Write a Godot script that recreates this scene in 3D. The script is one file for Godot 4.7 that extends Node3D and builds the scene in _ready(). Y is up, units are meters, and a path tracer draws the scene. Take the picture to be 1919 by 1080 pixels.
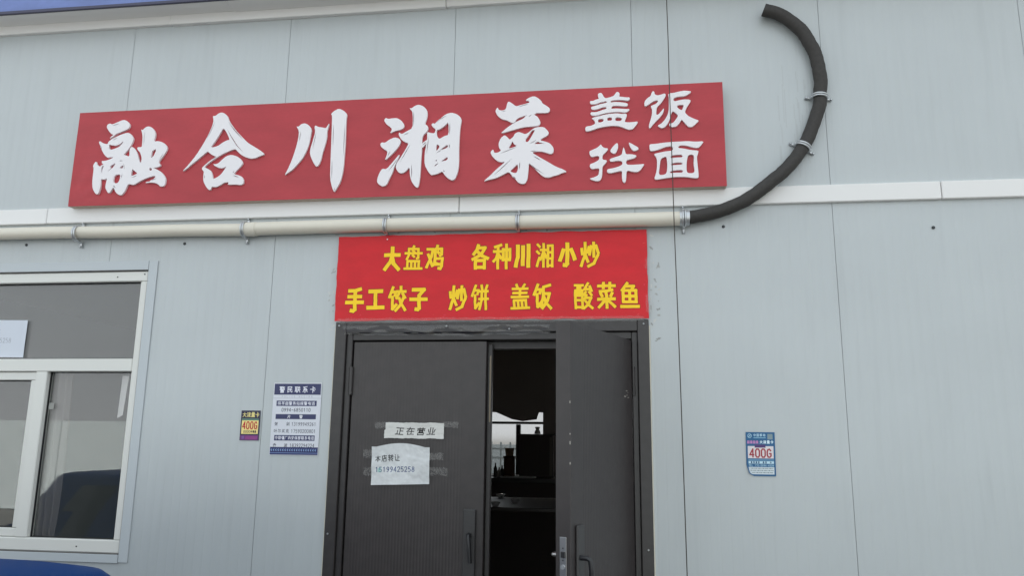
extends Node3D
# A dark double door in a prefab panel facade, with a red shop sign, a red banner, a drain pipe and a black hose.
# Units are metres; the facade is the plane z = 0, x runs along it, the door threshold is y = 0.

const GROUND_Y := -0.25
const FACADE_LEFT := -5.7
const FACADE_TOP := 4.1
const FACADE_W := 9.5
const FACADE_H := 4.4

var rng := RandomNumberGenerator.new()
var mats := {}
var noise := FastNoiseLite.new()

# ------------------------------------------------------------------ lettering data
# Brush-lettered shapes of the shop sign: outlines in millimetres from the sign's top left corner, outline|hole|hole
const SIGN_SHAPES := [
	"202 76 212 83 226 79 265 63 283 59 303 67 319 84 323 100 313 115 242 141 230 154 206 168 220 152 231 143 217 141 198 121 182 98 186 82",
	"152 178 167 190 191 198 201 198 204 185 223 170 266 149 311 135 332 143 349 164 353 178 346 204 335 224 319 248 303 265 317 268 341 278 336 235 348 220 363 228 384 255 397 291 407 316 414 314 415 288 402 256 387 242 381 231 385 224 408 225 408 203 406 162 398 135 391 119 401 126 418 108 438 104 460 115 478 138 482 161 475 196 500 193 528 201 550 217 562 240 547 271 529 297 516 318 531 332 529 339 508 347 485 347 513 358 537 372 557 392 569 412 569 439 562 456 542 457 529 444 508 434 481 431 456 434 453 428 480 425 505 406 507 395 495 394 460 404 430 416 408 429 387 441 374 441 355 435 347 444 337 475 321 498 306 498 283 482 266 450 258 463 245 487 233 478 218 453 218 431 223 396 217 402 201 406 186 399 189 439 184 474 175 491 160 482 143 455 136 420 135 371 135 339 128 321 143 295 153 318 171 330 179 321 192 317 180 310 178 296 192 297 215 293 249 277 222 276 213 280 193 266 170 233 158 206 147 187|209 201 227 206 250 210 270 204 298 184 290 198 274 217 244 229 223 233 213 226|180 328 195 324 188 346 187 361 183 370|228 330 265 310 256 328 244 343 216 362 239 340|308 323 310 344 286 343|264 382 300 377 298 412 288 429 272 429 260 419|365 348 383 364 400 376 381 386 361 392|472 248 498 238 486 277 469 294 470 268|465 349 478 347 482 357 478 365 466 360",
	"808 60 824 61 841 46 859 42 878 50 896 67 901 83 916 109 946 147 981 183 1021 223 1059 247 1102 274 1127 295 1095 305 1078 314 1051 317 1024 309 995 295 973 276 956 257 929 265 894 279 860 298 825 320 783 354 802 362 826 376 838 401 841 424 861 418 883 403 899 381 915 354 893 365 870 362 846 350 835 338 850 341 867 335 888 313 909 296 936 290 969 300 993 317 1007 340 996 357 975 379 957 401 982 406 1006 416 1018 434 1018 456 1005 464 973 459 928 460 936 445 909 446 883 463 862 471 839 466 834 486 824 485 807 467 788 435 785 404 787 381 772 365 778 352 816 319 850 296 831 290 812 278 797 264 771 286 742 312 704 342 689 357 659 377 690 342 730 289 766 226 793 168 811 118 815 86|876 133 897 159 920 204 906 205 880 217 854 237 809 246 837 206 861 162",
	"1293 142 1305 146 1320 131 1340 127 1362 138 1381 164 1377 197 1371 247 1358 288 1338 329 1312 360 1287 389 1261 406 1246 418 1264 381 1283 327 1299 267 1309 212 1310 170",
	"1395 151 1401 142 1417 152 1445 157 1461 161 1478 129 1471 164 1467 182 1469 210 1462 251 1449 301 1441 351 1423 379 1408 363 1388 326 1379 298 1380 275 1392 225 1402 179",
	"1482 83 1499 65 1525 52 1553 65 1574 87 1570 112 1571 177 1573 246 1572 315 1570 397 1558 464 1534 508 1526 521 1513 494 1500 444 1497 358 1495 266 1493 174 1490 85",
	"1778 130 1787 117 1801 124 1826 121 1849 121 1873 136 1890 161 1888 177 1870 188 1843 192 1812 206 1824 186 1817 172 1791 152",
	"1764 261 1773 254 1789 258 1813 240 1840 229 1863 235 1877 254 1861 286 1830 322 1791 358 1803 326 1805 305 1779 288 1767 276",
	"1757 454 1767 422 1781 400 1804 405 1837 365 1873 320 1863 352 1845 393 1839 420 1820 461 1808 490 1788 499 1767 487 1756 473",
	"1914 69 1927 70 1943 57 1963 51 1989 61 2010 84 2014 110 2009 138 2001 163 2015 171 2021 188 2012 206 1991 226 1989 264 1990 301 1988 356 1987 403 1985 462 1979 503 1971 512 1955 498 1938 470 1930 437 1928 396 1907 420 1889 431 1871 426 1854 402 1855 379 1877 343 1898 307 1919 265 1900 260 1877 243 1861 216 1864 202 1878 214 1903 199 1936 182 1935 120 1930 87",
	"1987 271 2020 247 2022 260 1988 299",
	"2035 167 2044 159 2055 164 2082 137 2112 112 2142 105 2171 115 2192 135 2197 151 2191 184 2188 239 2187 309 2189 387 2184 433 2171 469 2156 479 2134 467 2115 448 2102 427 2077 440 2055 444 2044 446 2028 427 2007 389 2005 329 2012 283 2017 242 2014 206 2034 214 2055 217 2061 194 2045 182|2066 198 2083 195 2110 175 2127 155 2131 228 2107 234 2081 250 2069 234 2065 216|2068 275 2086 289 2073 311 2065 313|2091 305 2126 281 2129 297 2083 316|2065 361 2074 367 2066 373|2089 376 2128 347 2129 366|2060 392 2082 379 2076 388 2061 400",
	"2373 106 2385 85 2392 102 2411 106 2429 99 2435 68 2442 56 2460 67 2481 86 2501 81 2537 73 2553 67 2546 57 2530 56 2546 42 2575 33 2596 45 2614 63 2619 77 2637 88 2657 105 2658 120 2646 130 2614 129 2587 127 2574 138 2547 137 2533 138 2488 152 2477 173 2461 177 2439 162 2407 153 2384 131",
	"2574 135 2594 148 2605 167 2610 184 2601 198 2565 201 2529 202 2498 208 2453 220 2401 233 2430 207 2457 187 2489 169 2520 156 2536 138 2556 132",
	"2393 286 2404 258 2424 241 2440 255 2451 269 2471 252 2476 237 2496 227 2516 235 2530 242 2548 234 2574 211 2592 206 2626 206 2646 226 2653 240 2646 254 2619 267 2606 278 2637 287 2659 297 2677 321 2677 345 2664 356 2637 345 2606 337 2562 340 2602 367 2646 395 2690 424 2726 439 2745 453 2721 457 2699 468 2677 472 2655 480 2629 477 2602 453 2576 424 2551 396 2549 437 2545 483 2532 508 2514 509 2496 500 2481 479 2465 462 2447 441 2420 456 2380 475 2344 481 2317 490 2353 458 2388 422 2433 386 2406 389 2383 378 2360 353 2351 332 2366 316 2371 337 2391 336 2409 324 2396 312|2583 219 2566 251 2548 283 2535 285 2532 271 2548 250 2565 222|2465 275 2472 292 2490 302 2472 311 2443 316 2458 293|2575 296 2597 283 2606 290 2633 296 2606 298|2453 438 2473 421 2493 400 2496 426 2489 449 2474 449",
	"2863 81 2866 75 2878 76 2893 69 2910 66 2904 49 2904 39 2912 33 2922 34 2928 43 2934 57 2943 64 2960 61 2984 53 2991 43 2998 33 3006 32 3013 39 3014 47 3010 58 3024 60 3050 65 3062 65 3066 73 3059 82 3048 82 3024 77 2993 76 2969 78 2968 89 2988 86 3024 90 3050 96 3056 104 3049 113 3031 112 3002 107 2974 108 2969 123 2992 122 3023 125 3047 128 3061 128 3062 134 3051 144 3035 146 3011 141 2983 141 2954 143 2923 149 2899 156 2875 156 2866 149 2865 141 2871 136 2892 138 2916 131 2933 125 2946 122 2946 111 2928 112 2909 119 2887 124 2874 123 2868 116 2870 107 2883 105 2904 98 2928 92 2948 89 2948 79 2929 83 2912 86 2895 93 2873 94 2864 89",
	"2870 170 2887 164 2911 160 2935 154 2963 150 3001 149 3025 154 3042 152 3049 158 3046 172 3039 187 3037 198 3057 201 3081 200 3102 198 3101 207 3088 224 3076 238 3064 240 3050 238 3029 227 3005 218 2974 215 2939 218 2903 224 2872 235 2853 240 2842 239 2838 228 2839 218 2846 213 2868 211 2889 201 2887 187 2880 177|2904 176 2931 175 2931 189 2915 195 2903 194|2951 169 2973 169 2974 187 2949 187|2992 169 3024 174 3020 192 2989 190",
	"3137 102 3140 89 3154 73 3169 64 3175 45 3182 36 3189 43 3190 55 3204 62 3223 58 3237 53 3244 56 3244 66 3236 80 3224 99 3212 113 3199 125 3196 146 3195 166 3204 166 3220 149 3234 131 3233 145 3227 162 3210 184 3193 201 3177 218 3165 235 3158 237 3157 222 3163 202 3172 172 3175 150 3174 132 3168 118 3181 113 3196 106 3207 93 3204 89 3194 88 3177 95 3160 108 3144 118 3138 115",
	"3257 61 3263 53 3279 53 3303 48 3331 43 3354 45 3372 49 3365 57 3346 70 3330 73 3307 73 3288 78 3282 85 3283 95 3292 98 3318 92 3341 90 3363 93 3368 101 3356 118 3344 138 3336 160 3350 178 3366 189 3388 200 3404 207 3392 220 3373 237 3362 240 3350 237 3337 220 3320 196 3309 214 3295 231 3281 236 3267 235 3257 223 3259 216 3275 215 3291 196 3304 175 3290 160 3279 151 3272 157 3266 174 3259 199 3249 219 3235 235 3220 240 3207 232 3200 224 3219 215 3238 193 3251 169 3258 141 3259 108 3260 77|3297 124 3305 119 3326 118 3333 122 3328 134 3323 147 3314 145 3302 134",
	"2858 347 2870 342 2897 330 2909 320 2916 312 2922 324 2935 334 2952 335 2948 347 2933 362 2923 372 2923 395 2946 398 2941 412 2922 431 2922 463 2918 491 2908 506 2892 507 2872 501 2857 492 2882 486 2902 476 2906 455 2907 439 2889 440 2869 443 2859 429 2861 416 2879 410 2899 400 2907 391 2907 377 2900 373 2886 375 2869 379 2859 365",
	"2962 347 2977 326 2994 309 3002 313 3002 335 2992 359 2982 366 2967 358",
	"3056 308 3067 314 3087 327 3102 337 3103 348 3087 354 3077 354 3064 337 3057 319",
	"2960 393 2983 385 3006 379 3020 371 3024 350 3029 331 3035 347 3040 372 3066 371 3094 379 3086 391 3066 397 3041 402 3041 426 3072 428 3105 427 3131 425 3123 438 3108 459 3094 467 3075 465 3048 457 3041 463 3040 495 3037 514 3029 521 3021 512 3018 484 3020 456 2992 462 2955 469 2944 458 2947 446 2976 442 3006 434 3022 424 3022 410 3013 404 2993 403 2966 408 2959 400",
	"3157 325 3163 322 3190 321 3233 316 3279 314 3312 314 3344 313 3383 318 3424 317 3412 334 3399 349 3386 351 3366 346 3337 336 3311 333 3298 340 3299 348 3324 351 3359 361 3396 365 3394 379 3387 399 3389 438 3392 480 3392 507 3377 509 3332 500 3280 498 3231 503 3185 510 3177 502 3186 479 3192 444 3193 406 3188 388 3177 375 3202 369 3235 363 3271 360 3273 342 3262 336 3236 339 3202 352 3173 359 3159 357|3211 400 3234 390 3241 397 3243 439 3238 478 3222 486 3199 485 3205 441|3261 386 3283 383 3316 383 3319 397 3283 397 3260 400|3261 428 3282 423 3315 424 3317 435 3282 436 3261 438|3255 468 3281 463 3317 463 3317 477 3281 476 3255 478|3344 387 3362 384 3374 389 3370 437 3375 472 3365 482 3342 481 3335 471 3336 429",
]
const SIGN_SLITS := [
	"213 92 260 79|226 177 257 165|414 135 418 216|540 266 517 309|311 375 304 405|311 315 318 351|262 439 280 457|364 401 399 389|157 203 170 229|478 422 517 408|284 300 303 300",
	"826 91 808 141 782 200|895 136 927 187 963 239 1008 284|898 95 947 156 997 206|791 399 794 422|960 383 952 396|955 407 990 420|855 294 825 315",
	"1320 171 1315 231|1408 179 1393 276|1501 139 1505 271|1563 149 1565 232 1566 328|1505 340 1509 449|1529 497 1525 514",
	"1938 85 1940 173|1887 220 1917 207|1928 268 1903 316 1875 368|1938 382 1941 461|2051 166 2082 139 2119 119|2135 158 2135 228|1812 419 1867 343|1820 303 1806 333|2024 232 2016 330|2067 327 2100 305|2135 279 2136 302|2106 421 2115 430|1992 282 2013 260",
	"2408 111 2429 107|2494 90 2549 74|2547 146 2563 137|2439 224 2505 206|2398 343 2494 307|2555 295 2590 275|2557 336 2593 334|2464 371 2419 414 2366 463|2505 389 2502 433|2551 398 2584 429 2631 462|2571 359 2615 389|2463 464 2487 479",
]
# Stroke glyphs in a 100 x 100 box (x right, y down); strokes split by |
const GLYPHS := {
	"大": "4 35 96 35|50 3 50 38 40 65 6 97|50 45 62 72 95 97",
	"盘": "52 0 46 10|22 12 76 12 76 50 68 52|22 12 22 38 12 56|2 30 98 30|44 18 54 25|44 38 54 45|16 63 84 63|18 63 18 92|40 63 40 92|61 63 61 92|82 63 82 92|0 94 100 94",
	"鸡": "4 14 38 14 30 45 4 90|10 35 40 85|66 0 60 12|52 14 52 72 70 76|52 14 90 14 90 38 80 42|66 24 74 32|52 54 96 54 94 85 86 96 74 94|44 78 82 78",
	"各": "40 2 30 22 10 40|36 14 80 14 55 42 4 60|30 26 60 46 98 58|24 62 24 98|24 65 78 65|78 62 78 98|24 93 78 93",
	"种": "46 4 8 13|2 30 50 30|27 10 27 98|27 32 16 58 2 70|30 42 46 58|57 20 57 66|57 24 95 24|95 20 95 66|57 62 95 62|76 2 76 98",
	"川": "16 4 16 55 4 96|51 8 51 90|88 3 88 98",
	"湘": "6 6 20 16|2 34 16 44|18 60 4 96|24 28 60 28|42 2 42 98|42 32 24 70|46 40 60 62|68 8 68 98|68 10 94 10|94 8 94 98|68 38 94 38|68 64 94 64|68 93 94 93",
	"小": "50 2 50 88 42 95 30 94|26 28 6 74|72 26 96 70",
	"炒": "6 26 10 50|46 20 38 44|25 2 25 50 4 96|25 52 42 80|72 2 72 60|58 16 48 52|84 14 97 46|95 52 74 86 42 98",
	"手": "84 5 50 12 14 12|12 36 88 36|0 60 100 60|52 10 52 90 42 96 28 94",
	"工": "10 8 90 8|50 8 50 92|0 92 100 92",
	"饺": "24 2 4 44|14 22 42 22 36 38|22 40 22 92 46 72|70 0 72 14|46 20 100 20|60 28 46 48|82 28 98 46|62 46 72 66 98 96|88 44 72 72 40 98",
	"子": "14 8 84 8 54 34|54 34 54 90 46 95 32 94|0 50 100 50",
	"饼": "24 2 4 44|14 22 42 22 36 38|22 40 22 92 46 72|58 2 64 20|92 2 84 20|48 26 98 26|44 56 100 56|62 26 62 60 46 97|85 26 85 98",
	"盖": "28 0 36 14|74 0 64 14|8 17 92 17|12 34 88 34|4 50 96 50|50 17 50 50|16 63 84 63|18 63 18 92|40 63 40 92|61 63 61 92|82 63 82 92|0 94 100 94",
	"饭": "24 2 4 44|14 22 42 22 36 38|22 40 22 92 46 72|94 4 56 12 56 50 42 92|58 38 92 38 80 66 48 97|60 50 72 76 98 97",
	"酸": "2 8 48 8|6 28 6 98|6 28 44 28|44 28 44 98|18 8 18 50|32 8 32 50|6 66 44 66|6 93 44 93|74 0 56 24 92 24|84 12 96 32|64 34 54 48|82 34 96 48|68 46 52 68|62 58 92 58 76 82 50 98|62 70 78 86 98 98",
	"菜": "2 12 98 12|32 0 32 22|68 0 68 22|84 28 50 33 12 34|18 42 26 54|48 40 52 52|84 40 74 54|2 64 98 64|50 56 50 99|46 66 4 95|54 66 96 95",
	"鱼": "38 0 8 30|34 13 74 13 60 30|14 30 88 30|15 30 15 78|87 30 87 78|52 30 52 78|15 54 87 54|14 77 88 77|0 96 100 96",
	"警": "4 8 48 8|16 2 16 16|36 2 36 16|10 22 44 22 42 44|12 30 30 30 30 42 12 42|62 0 52 22|56 12 96 12|88 14 56 46|62 22 94 46|8 54 92 54|22 64 78 64|22 74 78 74|24 84 76 84 76 98 24 98 24 84",
	"民": "14 6 82 6 82 32 14 32|14 6 14 94 44 80|14 54 90 54|52 34 64 76 88 94 94 76",
	"联": "2 8 46 8|12 8 12 78|36 8 36 98|12 30 36 30|12 50 36 50|2 82 46 70|58 2 64 18|88 2 80 18|52 26 96 26|48 50 100 50|74 26 74 50 48 96|76 54 98 96",
	"系": "84 2 14 12|44 14 24 32 66 32 20 56 84 56|72 40 88 62|50 56 50 96 36 94|28 68 10 88|70 66 90 88",
	"卡": "50 0 50 44|50 22 86 22|2 46 98 46|50 46 50 100|54 60 80 76",
	"片": "26 2 26 50 8 96|26 36 94 36|62 4 62 36|26 62 72 62 72 98",
	"电": "14 18 86 18 86 68 14 68 14 18|14 43 86 43|50 0 50 90 94 90 94 74",
	"话": "8 4 22 16|4 34 20 34 20 90 34 78|88 2 44 12|38 32 98 32|68 10 68 56|46 56 90 56 90 96 46 96 46 56",
	"将": "16 2 16 98|2 20 10 40|2 66 14 56|56 0 36 26|54 10 86 10 60 50|48 22 62 32|36 58 98 58|78 44 78 94 64 94|48 68 60 80",
	"军": "8 20 8 8 92 8 92 20|28 26 78 26|40 14 22 48 82 48|52 34 52 100|4 72 96 72",
	"庙": "50 0 54 12|10 14 96 14|14 14 14 60 2 98|28 36 92 36 92 96 28 96 28 36|60 24 60 96|28 66 92 66",
	"务": "36 0 10 30|32 12 78 12 50 36 6 50|30 22 66 40 96 48|14 60 84 60 76 92 60 90|46 50 38 76 8 98",
	"站": "22 2 26 14|2 22 46 22|10 34 16 74|38 34 32 74|2 82 48 76|70 0 70 52|70 24 98 24|54 52 92 52 92 96 54 96 54 52",
	"报": "2 24 40 24|20 2 20 92 8 90|2 64 40 52|50 6 50 98|50 8 90 8 86 34 72 34|54 46 90 46 72 76 54 96|60 52 74 78 98 96",
	"贺": "6 16 44 16 40 44|26 2 22 28 4 46|60 12 90 12 90 42 60 42 60 12|24 56 24 84|24 56 78 56 78 84|50 62 46 80 10 98|58 84 88 98",
	"剑": "30 2 4 34|32 6 54 30|16 44 44 44|10 58 16 78|30 54 32 76|50 56 42 84|2 90 54 90|66 14 66 72|90 2 90 94 76 92",
	"叶": "6 18 36 18 36 74 6 74 6 18|44 42 98 42|70 2 70 98",
	"尔": "30 2 8 34|22 18 90 18 84 36|50 32 50 94 36 90|26 52 6 82|72 50 94 80",
	"买": "10 10 88 10 78 28|28 24 44 34|18 38 36 48|4 62 96 62|56 22 50 66 10 98|58 74 88 96",
	"克": "50 0 50 34|6 14 94 14|22 34 78 34 78 58 22 58 22 34|38 58 34 80 6 98|62 58 62 92 94 92 94 78",
	"中": "10 22 90 22 90 64 10 64 10 22|50 0 50 100",
	"疆": "4 10 30 10 30 34 6 34 6 58 32 58 28 92|44 6 96 6|46 16 94 16 94 46 46 46 46 16|46 31 94 31|44 54 96 54|46 62 94 62 94 92 46 92 46 62|46 77 94 77|42 97 98 97|70 16 70 92",
	"厂": "12 10 96 10|16 10 16 60 2 98",
	"内": "12 22 88 22 88 92 74 92|12 22 12 98|50 0 48 40 24 74|50 40 74 72",
	"安": "50 0 50 12|8 28 8 14 92 14 92 28|44 26 24 66 80 96|2 48 98 48|72 48 50 80 10 98",
	"保": "26 2 4 46|16 32 16 98|44 8 88 8 88 36 44 36 44 8|34 54 98 54|66 40 66 98|62 58 34 88|70 58 98 86",
	"部": "28 0 28 12|4 16 52 16|14 24 18 42|44 24 38 42|2 46 56 46|10 60 46 60 46 92 10 92 10 60|64 6 64 98|64 8 92 8 78 42 92 64 72 76",
	"乔": "80 2 18 14|4 32 96 32|50 12 44 40 6 58|54 34 96 56|32 56 28 76 10 98|70 54 70 98",
	"波": "8 6 22 18|2 34 16 44|18 60 4 96|36 20 92 20 86 38|36 20 36 60 24 96|62 2 62 50|38 50 86 50 66 80 38 98|46 58 66 82 96 98",
	"正": "6 8 94 8|52 8 52 94|52 48 88 48|22 42 22 94|2 94 98 94",
	"在": "6 20 96 20|42 0 30 36 4 60|22 44 22 98|62 32 62 92|36 56 92 56|30 94 98 94",
	"营": "4 12 96 12|32 0 32 22|68 0 68 22|8 42 8 30 92 30 92 42|28 42 72 42 72 58 28 58 28 42|16 70 84 70 84 96 16 96 16 70",
	"业": "36 4 36 92|64 4 64 92|8 26 22 68|92 26 78 68|2 94 98 94",
	"本": "4 24 96 24|50 2 50 98|48 26 30 56 4 76|52 26 70 56 96 76|32 74 68 74",
	"店": "50 0 54 10|10 13 96 13|14 13 14 60 2 98|56 22 56 56|56 38 92 38|30 56 84 56 84 96 30 96 30 56",
	"转": "2 14 46 14|22 0 8 44 46 44|28 28 28 98|2 72 48 64|54 14 94 14|48 34 98 34|74 0 62 56 90 56 70 78|56 74 84 96",
	"让": "10 4 24 16|4 36 22 36 22 90 36 78|64 4 64 92|64 40 94 40|38 92 98 92",
	"流": "8 6 22 18|2 34 16 44|18 60 4 96|62 0 66 10|34 16 98 16|60 16 44 40 86 40|76 28 92 46|44 52 40 80 30 98|62 52 62 96|80 52 80 92 98 90",
	"量": "22 2 78 2 78 26 22 26 22 2|22 14 78 14|2 36 98 36|18 46 82 46 82 70 18 70 18 46|18 58 82 58|50 46 50 94|10 82 90 82|2 95 98 95",
	"国": "8 6 92 6 92 96 8 96 8 6|24 24 76 24|26 48 74 48|22 76 78 76|50 24 50 76",
	"移": "42 2 8 10|2 28 46 28|26 8 26 98|26 34 4 66|30 40 44 56|70 0 50 26|64 10 92 10 50 46|74 44 48 76|68 56 96 56 44 98",
	"动": "8 12 46 12|2 34 52 34|26 34 8 74 44 66|36 50 50 80|54 28 96 28 90 92 72 90|74 2 70 50 48 98",
	"0": "30 2 70 2 92 22 92 78 70 98 30 98 8 78 8 22 30 2", "1": "22 22 55 2 55 98", "2": "8 25 25 3 75 3 92 22 90 42 8 97 95 97",
	"3": "10 10 50 2 85 12 88 35 55 48 90 60 90 85 55 98 8 90", "4": "75 98 75 2 5 70 98 70", "5": "88 3 18 3 12 45 55 38 90 55 88 85 50 98 8 90",
	"6": "80 5 45 10 12 50 12 80 45 98 85 85 88 60 50 48 15 62", "7": "5 3 93 3 45 98",
	"8": "50 2 85 12 85 36 50 48 15 36 15 12 50 2|50 48 92 62 90 88 50 98 10 88 8 62 50 48", "9": "85 42 50 55 15 40 15 15 50 2 85 15 88 50 55 92 20 97",
	"-": "15 52 85 52", "G": "88 22 60 2 25 8 8 35 8 70 28 96 65 98 92 82 92 55 58 55", "T": "5 3 95 3|50 3 50 98", "E": "88 3 12 3 12 97 90 97|12 48 75 48", "L": "12 2 12 97 90 97",
	"P": "12 98 12 3 80 8 90 28 80 48 12 52", "O": "30 2 70 2 92 22 92 78 70 98 30 98 8 78 8 22 30 2", "I": "50 2 50 98", "C": "90 15 60 2 20 12 8 50 20 88 60 98 92 84", "R": "12 98 12 3 80 8 88 28 75 48 12 50|50 50 92 98", "N": "10 98 10 2 90 98 90 2", "V": "5 2 50 98 95 2", "<": "80 10 20 50 80 90",
}

# ------------------------------------------------------------------ drawing print into images
func numbers(s: String) -> PackedVector2Array:
	var out := PackedVector2Array()
	var f := s.split(" ", false)
	for i in range(0, f.size() - 1, 2):
		out.append(Vector2(f[i].to_float(), f[i + 1].to_float()))
	return out

func rounded(c: PackedVector2Array) -> PackedVector2Array:
	var out := PackedVector2Array()
	for i in c.size():
		var a := c[i]
		var b := c[(i + 1) % c.size()]
		out.append(a.lerp(b, 0.22))
		out.append(a.lerp(b, 0.78))
	return out

func fill(img: Image, contours: Array, col: Color) -> void:
	var lo := 1e9
	var hi := -1e9
	for c in contours:
		for v in c:
			lo = minf(lo, v.y)
			hi = maxf(hi, v.y)
	for y in range(maxi(0, int(lo)), mini(img.get_height() - 1, int(hi) + 1) + 1):
		var cut := PackedFloat32Array()
		var sy := y + 0.5
		for c in contours:
			var n: int = c.size()
			for i in n:
				var a: Vector2 = c[i]
				var b: Vector2 = c[(i + 1) % n]
				if (a.y <= sy) != (b.y <= sy):
					cut.append(a.x + (sy - a.y) / (b.y - a.y) * (b.x - a.x))
		cut.sort()
		for i in range(0, cut.size() - 1, 2):
			var x0 := int(round(cut[i]))
			var x1 := int(round(cut[i + 1]))
			if x1 > x0:
				img.fill_rect(Rect2i(x0, y, x1 - x0, 1), col)

func stroke(img: Image, pts: PackedVector2Array, w: float, col: Color, cap := 0.0) -> void:
	for i in pts.size() - 1:
		var a := pts[i]
		var b := pts[i + 1]
		var d := (b - a).normalized()
		var n := Vector2(-d.y, d.x) * w * 0.5
		var a2 := a - d * (cap if i == 0 else w * 0.38)
		var b2 := b + d * (cap if i == pts.size() - 2 else w * 0.38)
		fill(img, [PackedVector2Array([a2 + n, b2 + n, b2 - n, a2 - n])], col)

func glyph(img: Image, ch: String, r: Rect2, w: float, col: Color, slant := 0.0) -> void:
	if not GLYPHS.has(ch):
		return
	for s in GLYPHS[ch].split("|"):
		var pts := numbers(s)
		for i in pts.size():
			pts[i] = Vector2(r.position.x + pts[i].x / 100.0 * r.size.x - slant * pts[i].y / 100.0 * r.size.y, r.position.y + pts[i].y / 100.0 * r.size.y)
		stroke(img, pts, w, col, w * 0.3)

func line_of(img: Image, text: String, x: float, y: float, cw: float, ch: float, step: float, w: float, col: Color, slant := 0.0) -> void:
	for i in text.length():
		glyph(img, text[i], Rect2(x + i * step, y, cw, ch), w, col, slant)

func plain_image(w: int, h: int, col: Color) -> Image:
	var img := Image.create(w, h, false, Image.FORMAT_RGB8)
	img.fill(col)
	return img

func speckle(img: Image, amount: float, seed_value: int, fx := 0.02, fy := 0.02) -> void:
	# mottles the print with a fine and a coarse grain
	var n := FastNoiseLite.new()
	n.seed = seed_value
	n.frequency = 1.0
	n.fractal_octaves = 3
	var w := img.get_width()
	var h := img.get_height()
	var d := img.get_data()
	for y in h:
		for x in w:
			var k := 1.0 + amount * n.get_noise_2d(x * fx, y * fy) + amount * 0.35 * n.get_noise_2d(x * fx * 9.0 + 77.0, y * fy * 9.0)
			var i := (y * w + x) * 3
			d[i] = clampi(int(d[i] * k), 0, 255)
			d[i + 1] = clampi(int(d[i + 1] * k), 0, 255)
			d[i + 2] = clampi(int(d[i + 2] * k), 0, 255)
	img.set_data(w, h, false, Image.FORMAT_RGB8, d)

# ------------------------------------------------------------------ materials
func mat(key: String, col: Color, rough := 0.6, metal := 0.0) -> StandardMaterial3D:
	if mats.has(key):
		return mats[key]
	var m := StandardMaterial3D.new()
	m.albedo_color = col
	m.roughness = rough
	m.metallic = metal
	mats[key] = m
	return m

func image_mat(key: String, img: Image, rough := 0.5) -> StandardMaterial3D:
	var m := mat(key, Color.WHITE, rough)
	m.albedo_texture = ImageTexture.create_from_image(img)
	return m

func mottled(key: String, a: Color, b: Color, rough: float, size: float, freq := 0.02, metal := 0.0) -> StandardMaterial3D:
	if mats.has(key):
		return mats[key]
	var m := mat(key, Color.WHITE, rough, metal)
	var n := FastNoiseLite.new()
	n.seed = key.hash() & 0xffff
	n.frequency = freq
	n.fractal_octaves = 5
	var t := NoiseTexture2D.new()
	t.width = 512
	t.height = 512
	t.seamless = true
	t.noise = n
	var g := Gradient.new()
	g.set_color(0, a)
	g.set_color(1, b)
	t.color_ramp = g
	m.albedo_texture = t
	m.uv1_triplanar = true
	m.uv1_world_triplanar = true
	m.uv1_scale = Vector3.ONE / size
	return m

# ------------------------------------------------------------------ mesh helpers
func tool() -> SurfaceTool:
	var st := SurfaceTool.new()
	st.begin(Mesh.PRIMITIVE_TRIANGLES)
	return st

func tri(st: SurfaceTool, a: Vector3, b: Vector3, c: Vector3, n: Vector3) -> void:
	if (b - a).cross(c - a).dot(n) > 0.0:
		var t := b
		b = c
		c = t
	for v in [a, b, c]:
		st.set_normal(n)
		st.set_uv(Vector2(v.x, -v.y))
		st.add_vertex(v)

func quad(st: SurfaceTool, a: Vector3, b: Vector3, c: Vector3, d: Vector3, n := Vector3.ZERO) -> void:
	if n == Vector3.ZERO:
		n = (c - a).cross(b - d).normalized()
	tri(st, a, b, c, n)
	tri(st, a, c, d, n)

func smooth_tri(st: SurfaceTool, v: Array, n: Array, uv: Array) -> void:
	var o := [0, 1, 2]
	if (v[1] - v[0]).cross(v[2] - v[0]).dot(n[0] + n[1] + n[2]) > 0.0:
		o = [0, 2, 1]
	for i in o:
		st.set_normal(n[i])
		st.set_uv(uv[i])
		st.add_vertex(v[i])

# a box from corner a to corner b with edges chamfered by e
func cbox(st: SurfaceTool, a: Vector3, b: Vector3, e := 0.002) -> void:
	var c := (a + b) * 0.5
	var h := (b - a).abs() * 0.5
	e = minf(e, minf(h.x, minf(h.y, h.z)) * 0.9)
	var i := h - Vector3.ONE * e
	for ax in 3:
		var u := (ax + 1) % 3
		var w := (ax + 2) % 3
		for s in [-1.0, 1.0]:
			var n := Vector3.ZERO
			n[ax] = s
			var q := []
			for k in [[-1, -1], [1, -1], [1, 1], [-1, 1]]:
				var v := Vector3.ZERO
				v[ax] = s * h[ax]
				v[u] = k[0] * i[u]
				v[w] = k[1] * i[w]
				q.append(c + v)
			quad(st, q[0], q[1], q[2], q[3], n)
		# the four edges along ax
		for su in [-1.0, 1.0]:
			for sw in [-1.0, 1.0]:
				var n := Vector3.ZERO
				n[u] = su
				n[w] = sw
				var p := []
				for k in [[-1, 0], [1, 0], [1, 1], [-1, 1]]:
					var v := Vector3.ZERO
					v[ax] = k[0] * i[ax]
					v[u] = su * (h[u] if k[1] == 0 else i[u])
					v[w] = sw * (i[w] if k[1] == 0 else h[w])
					p.append(c + v)
				quad(st, p[0], p[1], p[2], p[3], n.normalized())
	for sx in [-1.0, 1.0]:
		for sy in [-1.0, 1.0]:
			for sz in [-1.0, 1.0]:
				var s := Vector3(sx, sy, sz)
				tri(st, c + s * Vector3(h.x, i.y, i.z), c + s * Vector3(i.x, h.y, i.z), c + s * Vector3(i.x, i.y, h.z), s.normalized())

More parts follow.
